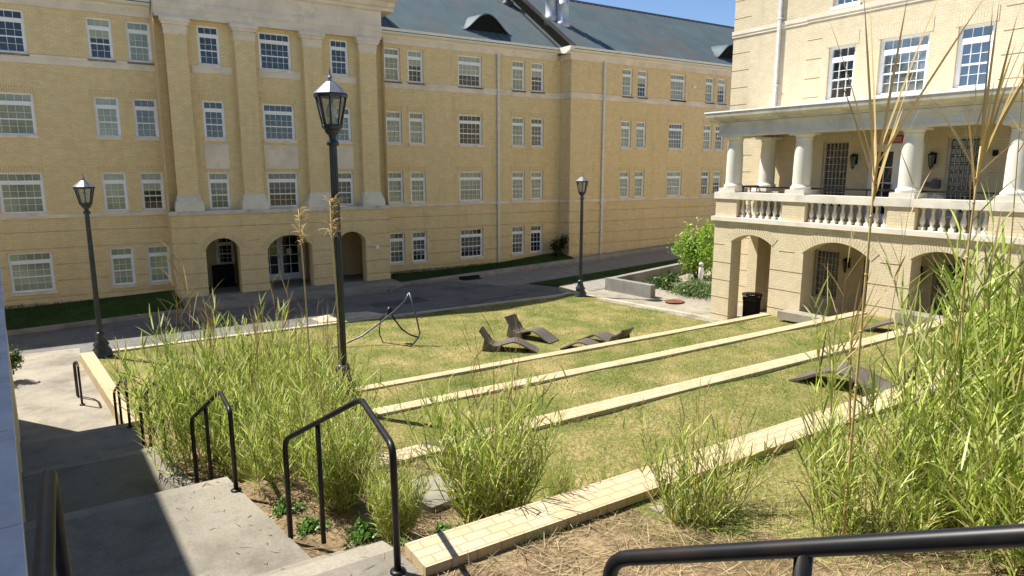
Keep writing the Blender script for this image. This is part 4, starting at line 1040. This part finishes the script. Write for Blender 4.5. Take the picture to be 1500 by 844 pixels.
def seed_heads(r, n, h, spread, lw, spikes=6):
    """tall dry stalks with upright tan side blades near the tip"""
    sp = []
    a = rng.uniform(0, 6.283, n); rad = spread*.8*np.sqrt(rng.uniform(0, 1, n)); H = h*rng.uniform(.8, 1.2, n)
    S0 = np.stack([rad*np.cos(a), rad*np.sin(a), np.zeros(n)], 1); D = np.stack([rng.normal(0, .08, n), rng.normal(0, .08, n), np.ones(n)], 1); D /= np.linalg.norm(D, axis=1)[:, None]
    cc = np.array([[.46, .33, .14]])*rng.uniform(.65, 1.1, (n, 1))
    for k in range(2):
        sd = np.cross(D, np.array([math.cos(k*1.57), math.sin(k*1.57), .1])); sd /= np.linalg.norm(sd, axis=1)[:, None]; sp.append(blades(S0, D, H, np.full(n, lw*.5), np.full(n, .03), cc, 4, sd))
    m = n*spikes; si = np.repeat(np.arange(n), spikes); t = .66+.3*np.tile(np.arange(spikes)/spikes, n)
    P0 = S0[si]+D[si]*(H[si]*t)[:, None]; P0[:, 2] -= .03*H[si]*t*t
    la = rng.uniform(0, 6.283, m); el = rng.normal(1.15, .15, m); LD = np.stack([np.cos(la)*np.cos(el), np.sin(la)*np.cos(el), np.sin(el)], 1)
    col_ = np.where(rng.uniform(0, 1, (m, 1)) < .3, np.array([[.30, .15, .06]]), np.array([[.47, .35, .15]]))*rng.uniform(.7, 1.1, (m, 1))
    sp.append(blades(P0, LD, h*.2*rng.uniform(.6, 1.2, m), np.full(m, lw*.6), rng.uniform(.05, .35, m), col_, 4))
    v, f, c = cat(sp); ribbon_mesh('dry_stalks', v, f, c, 'dry', r)
def place(proto, used, x, y, z, s=1., rz=0., label='', group=None):
    if not used[0]: o = proto; used[0] = True
    else: o = copy_tree(proto)
    o.location = (x, y, z); o.rotation_euler = (0, 0, rz); o.scale = (s, s, s*rnd.uniform(.95, 1.05)); o['label'] = label
    if group: o['group'] = group
    return o
HP = (.20, .27, .26, .10, .12, .05)
HP = (.18, .26, .26, .12, .13, .05)
hv = [[reed_clump('reed_clump', 76, 1.6, .55, 34, .26, .0125, .26, .04, 4, (0, .16), HP), [False]], [reed_clump('reed_clump', 84, 1.4, .6, 32, .28, .0125, .34, .06, 3, (0, .2), HP), [False]], [reed_clump('reed_clump', 70, 1.85, .45, 38, .25, .013, .2, .03, 6, (0, .14), HP), [False]]]
HL = 'pale green reed clump merging with its neighbours in the dense hedge beside the stairs'
HG = 'reed clumps of the dense hedge beside the stairs'
def tz(x, y): return terr(x, y)-.02
hedge = []
for y in np.arange(7.5, 13.6, .85):
    for i, dx in enumerate((.8 if y < 9.5 else 1.15, 1.75, 2.6)):
        if XR(y)+dx > .365*y-.55 or (y > 12 and i == 0): continue
        hedge.append((XR(y)+dx+rnd.uniform(-.2, .2), y+rnd.uniform(-.3, .3)+.3*(i % 2)))
special = {}
for k, (x, y) in enumerate(hedge):
    p, u = hv[k % 3]; lb = HL
    place(p, u, x, y, tz(x, y), rnd.uniform(.85, 1.08), rnd.uniform(0, 6.28), lb, HG)
# feature clumps
p, u = hv[2]; place(p, u, 1.2, 9.75, tz(1.2, 9.75), 1.32, 1.0, 'tallest reed clump at the left end of the hedge, just right of the third handrail')
cv = [reed_clump('reed_clump', 130, 1.68, .24, 22, .34, .013, .26, .08, 9, (.02, .45), (.22, .26, .22, .10, .14, .06)), [False]]
place(cv[0], cv[1], 2.95, 4.95, 1.85, 1.0, .4, 'big fountain shaped grass clump between the nearest handrail and brick wall')
place(cv[0], cv[1], 2.2, 5.4, 1.85, .55, 2.2, 'smaller pale grass clump just behind the nearest handrail post')
place(cv[0], cv[1], 1.95, 6.3, 1.82, .72, 4.2, 'tufted grass clump seen between the posts of the nearest handrail')
tv = [reed_clump('reed_clump', 70, 1.0, .15, 20, .19, .009, .3, .2, 3, (.0, .25), (.26, .22, .16, .2, .08, .08)), [False]]
place(tv[0], tv[1], 3.85, 3.35, 2.36, 1.15, .3, 'wispy brown based grass clump growing at the foot of the nearest brick wall')
place(tv[0], tv[1], 4.3, 4.85, 1.78, .5, 2.3, 'low sparse green tuft behind the nearest brick wall, right of the fountain clump')
place(tv[0], tv[1], 3.9, 5.1, 1.78, .6, 4.3, 'low sparse tuft leaning on the right side of the fountain clump')
place(tv[0], tv[1], 4.8, 7.6, 1.1, .9, 1.3, 'thin upright dry tuft standing above the second terrace wall')
# big leaved reeds at right
BP = (.22, .26, .24, .14, .10, .04)
bv = [[reed_clump('reed_clump', 52, 1.7, .42, 27, .38, .0155, .26, .05, 2, (.0, .35), BP), [False]], [reed_clump('reed_clump', 58, 1.45, .5, 25, .42, .016, .34, .06, 0, (.0, .35), BP), [False]], [reed_clump('reed_clump', 46, 2.0, .38, 30, .36, .0155, .2, .04, 3, (.0, .3), BP), [False]]]
BG = 'broad leaved reeds massed at right behind the guard rail'; BL = 'broad leaved green reed clump in the thick mass at right behind the guard rail'
BIG = [(4.3, 2.2, 1, .62), (4.8, 2.0, 1, .6), (5.0, 1.75, 1, .9), (5.75, 2.0, 2, 1.0), (5.35, 1.3, 1, 1.0), (6.0, 1.75, 2, 1.1), (6.0, .9, 0, 1.1), (4.5, 1.25, 1, .75), (6.8, 2.2, 0, 1.1), (6.8, 1.3, 2, 1.12), (4.25, .75, 1, .75), (5.1, .4, 0, 1.0), (7.6, 2.2, 1, 1.15), (6.1, .2, 1, 1.05), (7.5, 1.1, 0, 1.15)]
for k, (x, y, v, s) in enumerate(BIG):
    p, u = bv[v]; place(p, u, x, y, tz(x, y), s, rnd.uniform(0, 6.28), BL if k else 'leftmost broad leaved reed clump of the mass at right, in front of the near lounger', BG)
# slender see-through reeds standing above the mass
sv = [reed_clump('reed_clump', 7, 2.15, .22, 24, .36, .0135, .12, .1, 1, (.0, .3), BP, .2), [False]]
for k, (x, y, s_, lb) in enumerate(((4.2, 2.45, .8, 'sparse slender reeds at the left edge of the right reed mass, before the second arch'), (4.42, 2.42, .95, 'sparse tall green reeds standing before the near lounger'), (5.05, 2.15, 1.15, 'sparse tall green reeds rising across the third arch'), (5.5, 1.9, 1.3, 'tallest sparse green reeds at the right, reaching the balcony balusters'))):
    place(sv[0], sv[1], x, y, tz(x, y), s_, k*1.7, lb)
# tall dry cane stalks with tan heads
def cane(x, y, z, h, lean, n, label, seed):
    rr = random.Random(seed); r = empty('dry_reed_stalk', (x, y, z), 0, label, 'reed stalk', 'tall dry reed stalks')
    pts = [(lean[0]*(k/8)**1.5*h, lean[1]*(k/8)**1.5*h, h*.72*k/8) for k in range(9)]
    m = MB(); m.tube(pts, [.0095-.0004*k for k in range(9)], 7)
    for k in range(1, 8): q = pts[k]; m.lathe([(.0105-.0004*k, q[2]-.008), (.0118-.0004*k, q[2]), (.0105-.0004*k, q[2]+.008)], q[0], q[1], 7)
    m.build('cane', 'canemat', r)
    B = np.array([pts[8]]*n)-np.array([[0, 0, 1.]])*np.linspace(0, .32, n)[:, None]; a = np.array([rr.uniform(0, 6.28) for _ in range(n)]); el = np.array([rr.uniform(1.1, 1.42) for _ in range(n)])
    D = np.stack([np.cos(a)*np.cos(el), np.sin(a)*np.cos(el), np.sin(el)], 1); C = np.array([(.50, .36, .14)]*n)*rng.uniform(.75, 1.15, (n, 1))
    v, f, c = blades(B, D, h*.30*rng.uniform(.6, 1.15, n), np.full(n, .0042*h), rng.uniform(.02, .2, n), C, 6); ribbon_mesh('dry_leaves', v, f, c, 'dry', r)
    return r
M['canemat'] = plain('dry_cane', (.48, .36, .15), .5, .3, var=.2, scale=9)
cane(3.94, 2.2, 2.5, 3.85, (-.005, .0), 11, 'tall dry tan reed stalk rising in front of the balcony door', 1)
cane(4.82, 2.05, 2.5, 3.95, (.015, .005), 13, 'tallest dry tan reed stalk rising before the right glass block window', 2)
cane(4.9, 1.75, 2.6, 3.3, (.05, -.02), 5, 'tall tan reed stalk leaning right near the last porch column', 3)
cane(4.6, 1.5, 2.6, 2.7, (.0, -.02), 4, 'bare amber reed cane standing in the thick green mass at right', 4)
for q_, (x_, y_, h_, l_) in enumerate(((1.35, 9.9, 2.6, 'thin amber seed stalk at the tall left end of the hedge'), (1.9, 9.6, 2.3, 'thin brown seed stalk in the hedge before the left arch'), (2.9, 9.6, 2.2, 'thin brown seed stalk in the hedge just left of the middle lamp post'))): cane(x_, y_, terr(x_, y_), h_, (.01, .0), 12, l_, 20+q_)
cane(4.25, 2.35, 2.5, 2.3, (-.04, .02), 9, 'short brown reed stalk leaning left across the middle porch arch', 5)
def plume(x, y, z, h, label, seed):
    r = empty('plumed_reed', (x, y, z), 0, label, 'plumed grass', 'reed stalks with feathery plumes')
    m = MB(); pts = [(.02*math.sin(k*.5), 0, h*k/8) for k in range(9)]; m.tube(pts, .009, 6); m.build('stem', 'canemat', r)
    n = 120; t = rng.uniform(0, 1, n); B = np.stack([np.full(n, pts[8][0]), np.zeros(n), h-.45*(1-t)], 1)
    a = rng.normal(.3, 1.0, n); el = rng.uniform(.5, 1.25, n); D = np.stack([np.cos(a)*np.cos(el), np.sin(a)*np.cos(el), np.sin(el)], 1)
    v, f, c = blades(B, D, rng.uniform(.12, .3, n), np.full(n, .008), rng.uniform(.2, .9, n), np.array([(.52, .38, .18)]*n)*rng.uniform(.7, 1.2, (n, 1)), 4); ribbon_mesh('plume', v, f, c, 'dry', r)
plume(2.35, 8.6, 1.55, 3.15, 'golden feathery plume left of the middle lamp post, before the arcade doors', 1)
plume(2.42, 7.55, 1.7, 3.15, 'pale feathery plume crossing the middle lamp post', 2)
# shrubs
def shrub(name, loc, rx, rz, n, ls, cols, label, catg, trunk=True, group=None, flat=False):
    r = empty(name, loc, rnd.uniform(0, 6), label, catg, group)
    cl = max(5, n//220); cc = rng.normal(0, 1, (cl, 3)); cc /= np.linalg.norm(cc, axis=1)[:, None]; cc *= rng.uniform(.35, .85, (cl, 1)); cc[:, 2] = np.abs(cc[:, 2]) if flat else cc[:, 2]
    k = rng.integers(0, cl, n); P = cc[k]+rng.normal(0, .2, (n, 3)); P *= np.array([rx, rx, rz]); P[:, 2] += 0 if flat else rz*1.0
    P[:, 2] = np.maximum(P[:, 2], .02)
    D = rng.normal(0, 1, (n, 3)); D[:, 2] += .4; D /= np.linalg.norm(D, axis=1)[:, None]
    C = np.array(cols)[rng.integers(0, len(cols), n)]*rng.uniform(.75, 1.2, (n, 1))
    v, f, c = blades(P, D, ls*rng.uniform(.7, 1.3, n), ls*.5*rng.uniform(.7, 1.2, n), rng.uniform(0, .4, n), C, 2); ribbon_mesh('crown' if not flat else 'leaves', v, f, c, 'shrubleaf', r)
    if trunk:
        m = MB()
        for j in range(5): q = cc[j % cl]; m.tube([(.03*j-.06, .02*j, -.1), (q[0]*rx*.4, q[1]*rx*.4, rz*.7), (q[0]*rx*.9, q[1]*rx*.9, rz*(1+q[2]*.8))], [.03, .022, .008], 6)
        m.build('trunk', 'bark', r)
    return r
LIME = [(.24, .42, .04), (.32, .50, .07), (.18, .32, .035), (.40, .52, .11)]; DK = [(.02, .045, .012), (.03, .06, .015), (.045, .075, .02)]
shrub('shrub', (23.4, 20.9, .3), 1.05, 1.3, 3400, .15, LIME, 'bright lime green shrub at the far corner of the cream porch building', 'shrub')
shrub('shrub', (22.0, 29.6, .45), .62, .68, 1400, .11, DK, 'dark rounded shrub against the buff wall at the inner corner', 'shrub')
shrub('shrub', (-1.92, 20.1, .05), .36, .5, 1200, .08, [(.06, .12, .02), (.09, .16, .03)], 'clipped green shrub cut by the left edge beside the sunny path', 'shrub')
shrub('ground_cover', (21.2, 18.9, .15), 1.25, .5, 6000, .09, [(.13, .2, .06), (.2, .27, .11), (.1, .17, .04)], 'low mound of grey green ground cover at the walkway edge below the bollard', 'ground cover', False, None, True)
for k, (x, y) in enumerate(((20.4, 20.9), (21.0, 21.0), (21.7, 21.2), (22.3, 21.3), (19.9, 21.2), (20.8, 20.2))):
    shrub('planter_plant', (x, y, gz(x)+.02), .34, .34, 260, .16, [(.07, .13, .03), (.12, .19, .05)], 'leafy green plant in the row inside the concrete planter', 'plant', False, 'plants inside the concrete planter', True)
# broad leaved weeds in the bed
wv = [None, [False]]
for k, (x, y, s) in enumerate(((2.0, 5.7, 1.), (1.75, 5.3, .9), (1.6, 6.1, .8), (1.5, 6.6, .8), (2.2, 4.4, .8), (1.9, 4.55, .7))):
    lab = 'small bright green weed in the mulch beside the steps behind the nearest handrail'
    if k == 0: wv[0] = shrub('weed', (x, y, terr(x, y)), .26, .14, 240, .07, [(.09, .19, .03), (.14, .26, .05)], lab, 'weed', False, 'weeds in the mulch beside the steps', True)
    else: o = copy_tree(wv[0]); o.location = (x, y, terr(x, y)); o.scale = (s, s, s)
# ---- turf blades (stuff)
def patch(x, y): return .5+.25*(np.sin(1.9*x+.7*y+1)+np.sin(.8*x-1.7*y+2.2))*.6+.2*np.sin(3.7*x+2.9*y)*np.sin(2.3*y-1.1*x)+.12*np.sin(7.1*x-5.3*y)
def turf(name, x0, x1, y0, y1, n, h, w, zf, dark=False, mulch=False):
    x = rng.uniform(x0, x1, n); y = rng.uniform(y0, y1, n); z, keep = zf(x, y); x, y, z = x[keep], y[keep], z[keep]; n = len(x)
    a = rng.uniform(0, 6.283, n); el = rng.uniform(.5, 1.35, n); D = np.stack([np.cos(a)*np.cos(el), np.sin(a)*np.cos(el), np.sin(el)], 1)
    p = np.clip(patch(x, y)+rng.normal(0, .22, n), 0, 1)[:, None]
    C = np.where(p < .42, np.array([[.20, .275, .055]]), np.where(p < .62, np.array([[.37, .355, .12]]), np.array([[.55, .455, .22]])))*rng.uniform(.5, 1.35, (n, 1))
    if dark: C = np.array([[.045, .085, .02]])*rng.uniform(.6, 1.5, (n, 1))  # bank and verge blades carry the building's shade in their colour
    h_ = h*rng.uniform(.5, 1.3, n)*(1.25-.5*p[:, 0])
    v, f, c = blades(np.stack([x, y, z], 1), D, h_, np.full(n, w), rng.uniform(0, .5, n), C, 1)
    return v, f, c
vt = np.vectorize(terr)
def zlawn(x, y):
    z = vt(x, y)+.02*np.sin(1.7*x+.6*y)*np.sin(1.1*y-.4*x); xr = np.array([XR(q) for q in y])
    k = (x > xr+1.5) & (x < np.where(y > 15.7, 18.36-(y-15.8)*.15-.1, 18.3))
    for y0, y1, zz, xl in WALLS: k &= ~((y > y0-.1) & (y < y1+.12+.25*(y0 < 5)))
    return z-.005, k
def zleft(x, y):
    xr = np.array([XR(q) for q in y]); return vt(x, y)-.005, (x > xr+.3)
ps = [turf('g', 3.2, 17, 4.2, 6.9, 70000, .065, .011, zlawn), turf('g', 3, 18.3, 7.3, 10, 55000, .065, .014, zlawn), turf('g', 4, 18.3, 10.4, 13.1, 45000, .065, .017, zlawn), turf('g', 1, 18.3, 13.5, 21.95, 90000, .065, .022, zlawn), turf('g', -.3, 3.5, 14.8, 21.9, 12000, .06, .015, zleft), turf('g', 3.3, 12, 1.4, 3.85, 42000, .085, .009, zlawn)]
def edge(y0, x0, x1, n, dz=0):
    def zf(x, y): return vt(x, y)-.005, np.sin(5*x)+np.sin(2.3*x+1)+rng.normal(0, .8, len(x)) > .2
    return turf('g', x0, x1, y0-.05, y0+.05, n, .12, .009, zf)
for (y0, y1, zz, xl) in WALLS:
    ps.append(edge(y0-.03, xl+.3, 17.5, 5000)); ps.append(edge(y1+.04, xl+.8, 17.5, 2500))
v, f, c = cat(ps); o = ribbon_mesh('grass', v, f, c, 'grass'); tag(o, 'short mown patchy green and straw coloured lawn grass on the terraces', 'grass', None, 'stuff')
def zb1(x, y): return np.interp(y, [26.9, 30.5], [.09, .22])-.01, (y > np.interp(x, [-2, 2.95], [26.5, 27.3]))
def zb2(x, y): return np.interp(y, [28.28, 30.5], [.10, .30])*(1+.0*x)+np.interp(x, [12, 19, 22.8], [-.03, .02, .2])-.01, (y > np.interp(x, [12, 21, 22.8], [28.3, 28.4, 29.2]))
def zb3(x, y): return np.maximum(0, .045*(x-17))-.004, (y > 23.95) & (x > 17.6)
v, f, c = cat([turf('g', -3.5, 2.95, 26.4, 30.4, 9000, .12, .03, zb1, True), turf('g', 12.2, 22.7, 28.3, 30.4, 12000, .12, .03, zb2, True), turf('g', 17.5, 34, 23.95, 25.3, 7000, .06, .025, zb3, True)]); o = ribbon_mesh('verge_grass', v, f, c, 'grass'); tag(o, 'grass coloured dark for shade on the bank at the foot of the long buff building', 'grass', None, 'stuff')
# ---- straw and dead stems on the mulch
def straw(x0, x1, y0, y1, n, lo, hi, cond):
    x = rng.uniform(x0, x1, n); y = rng.uniform(y0, y1, n); k = cond(x, y); x, y = x[k], y[k]; n = len(x); z = vt(x, y)+.012
    a = rng.uniform(0, 6.283, n); el = rng.normal(.02, .14, n); D = np.stack([np.cos(a)*np.cos(el), np.sin(a)*np.cos(el), np.sin(el)], 1)
    C = np.where(rng.uniform(0, 1, (n, 1)) < .4, np.array([[.20, .13, .07]]), np.array([[.46, .36, .20]]))*rng.uniform(.6, 1.2, (n, 1))
    up = np.tile(np.array([[0, 0, 1.]]), (n, 1)); sd = np.cross(D, up); sd /= np.linalg.norm(sd, axis=1)[:, None]
    return blades(np.stack([x, y, z], 1), D, rng.uniform(lo, hi, n), rng.uniform(.004, .009, n), np.zeros(n), C, 2, sd)
xrv = lambda y: np.array([XR(q) for q in y])
def stair_z(x, y):
    z = np.full(len(y), .012)
    for k, (zz, y0, y1) in enumerate(LV):
        z = np.where((y >= y0) & (y < y1), zz, z); zn = LV[k+1][0] if k+1 < len(LV) else .01
        for j in range(1, 4): z = np.where((y >= y1+(j-1)*.27) & (y < y1+j*.27), zz-(zz-zn)*j/4, z)
    return z
v, f, c = cat([straw(1.7, 5.2, 1.0, 3.85, 6500, .06, .28, lambda x, y: (y < 3.82) & (rng.uniform(0, 1, len(x)) < np.interp(x, [3.2, 4.6], [1, .15]))), straw(.5, 5, 4.2, 13.3, 7000, .05, .25, lambda x, y: (x > xrv(y)+.08) & (x < xrv(y)+2.2))])
n_ = 200; y_ = rng.uniform(2.4, 13.5, n_); xr_ = xrv(y_); x_ = xr_-np.abs(rng.normal(0, .28, n_))-.03; z_ = stair_z(x_, y_)+.006; a_ = rng.uniform(0, 6.283, n_)
D_ = np.stack([np.cos(a_), np.sin(a_), np.full(n_, .03)], 1); up_ = np.tile(np.array([[0, 0, 1.]]), (n_, 1)); sd_ = np.cross(D_, up_)
v, f, c = cat([(v, f, c), blades(np.stack([x_, y_, z_], 1), D_, rng.uniform(.02, .12, n_), rng.uniform(.004, .016, n_), np.zeros(n_), np.array([[.24, .17, .09]])*rng.uniform(.5, 1.6, (n_, 1)), 2, sd_)])
o = ribbon_mesh('straw_litter', v, f, c, 'dry'); tag(o, 'dry straw and dead stems scattered over the brown mulch beds', 'straw', None, 'stuff')

# ------------------------------------------------------------------ light, sky, camera
EL, AZX, AZY = R(56.), -.58, .815
sd = Vector((AZX*math.cos(EL), AZY*math.cos(EL), math.sin(EL))).normalized()
sun = bpy.data.lights.new('sun', 'SUN'); sun.energy = 5.0; sun.angle = R(.53); sun.color = (1, .955, .87)
so = bpy.data.objects.new('sun', sun); col.objects.link(so); so.rotation_euler = (-sd).to_track_quat('-Z', 'Y').to_euler(); so.location = (0, 0, 40)
w = bpy.data.worlds.new('World'); scene.world = w; w.use_nodes = True
t = w.node_tree; t.nodes.clear(); wo = t.nodes.new('ShaderNodeOutputWorld'); bg = t.nodes.new('ShaderNodeBackground'); sk = t.nodes.new('ShaderNodeTexSky')
sk.sky_type = 'NISHITA'; sk.sun_disc = False; sk.sun_elevation = EL; sk.sun_rotation = math.atan2(AZX, AZY); sk.air_density = 1.; sk.altitude = 2500; sk.dust_density = .1; sk.ozone_density = 3.
bg.inputs[1].default_value = .092; t.links.new(sk.outputs[0], bg.inputs[0]); t.links.new(bg.outputs[0], wo.inputs[0])
F = 985.; pitch = math.atan((422-248)/F); yaw = R(57.3)
cam = bpy.data.cameras.new('camera'); cam.sensor_width = 36; cam.lens = F/1500*36; cam.clip_start = .05; cam.clip_end = 2000
co = bpy.data.objects.new('camera', cam); col.objects.link(co); co.location = (0, 0, 5.2)
fwd = Vector((math.cos(yaw)*math.cos(pitch), math.sin(yaw)*math.cos(pitch), -math.sin(pitch))); co.rotation_euler = fwd.to_track_quat('-Z', 'Y').to_euler()
scene.camera = co
vs = scene.view_settings; vs.view_transform = 'Standard'; vs.look = 'None'; vs.exposure = .86; vs.gamma = 1; vs.use_curve_mapping = False
try:
    scene.cycles.max_bounces = 6; scene.cycles.transparent_max_bounces = 6; scene.cycles.use_denoising = True
except Exception: pass
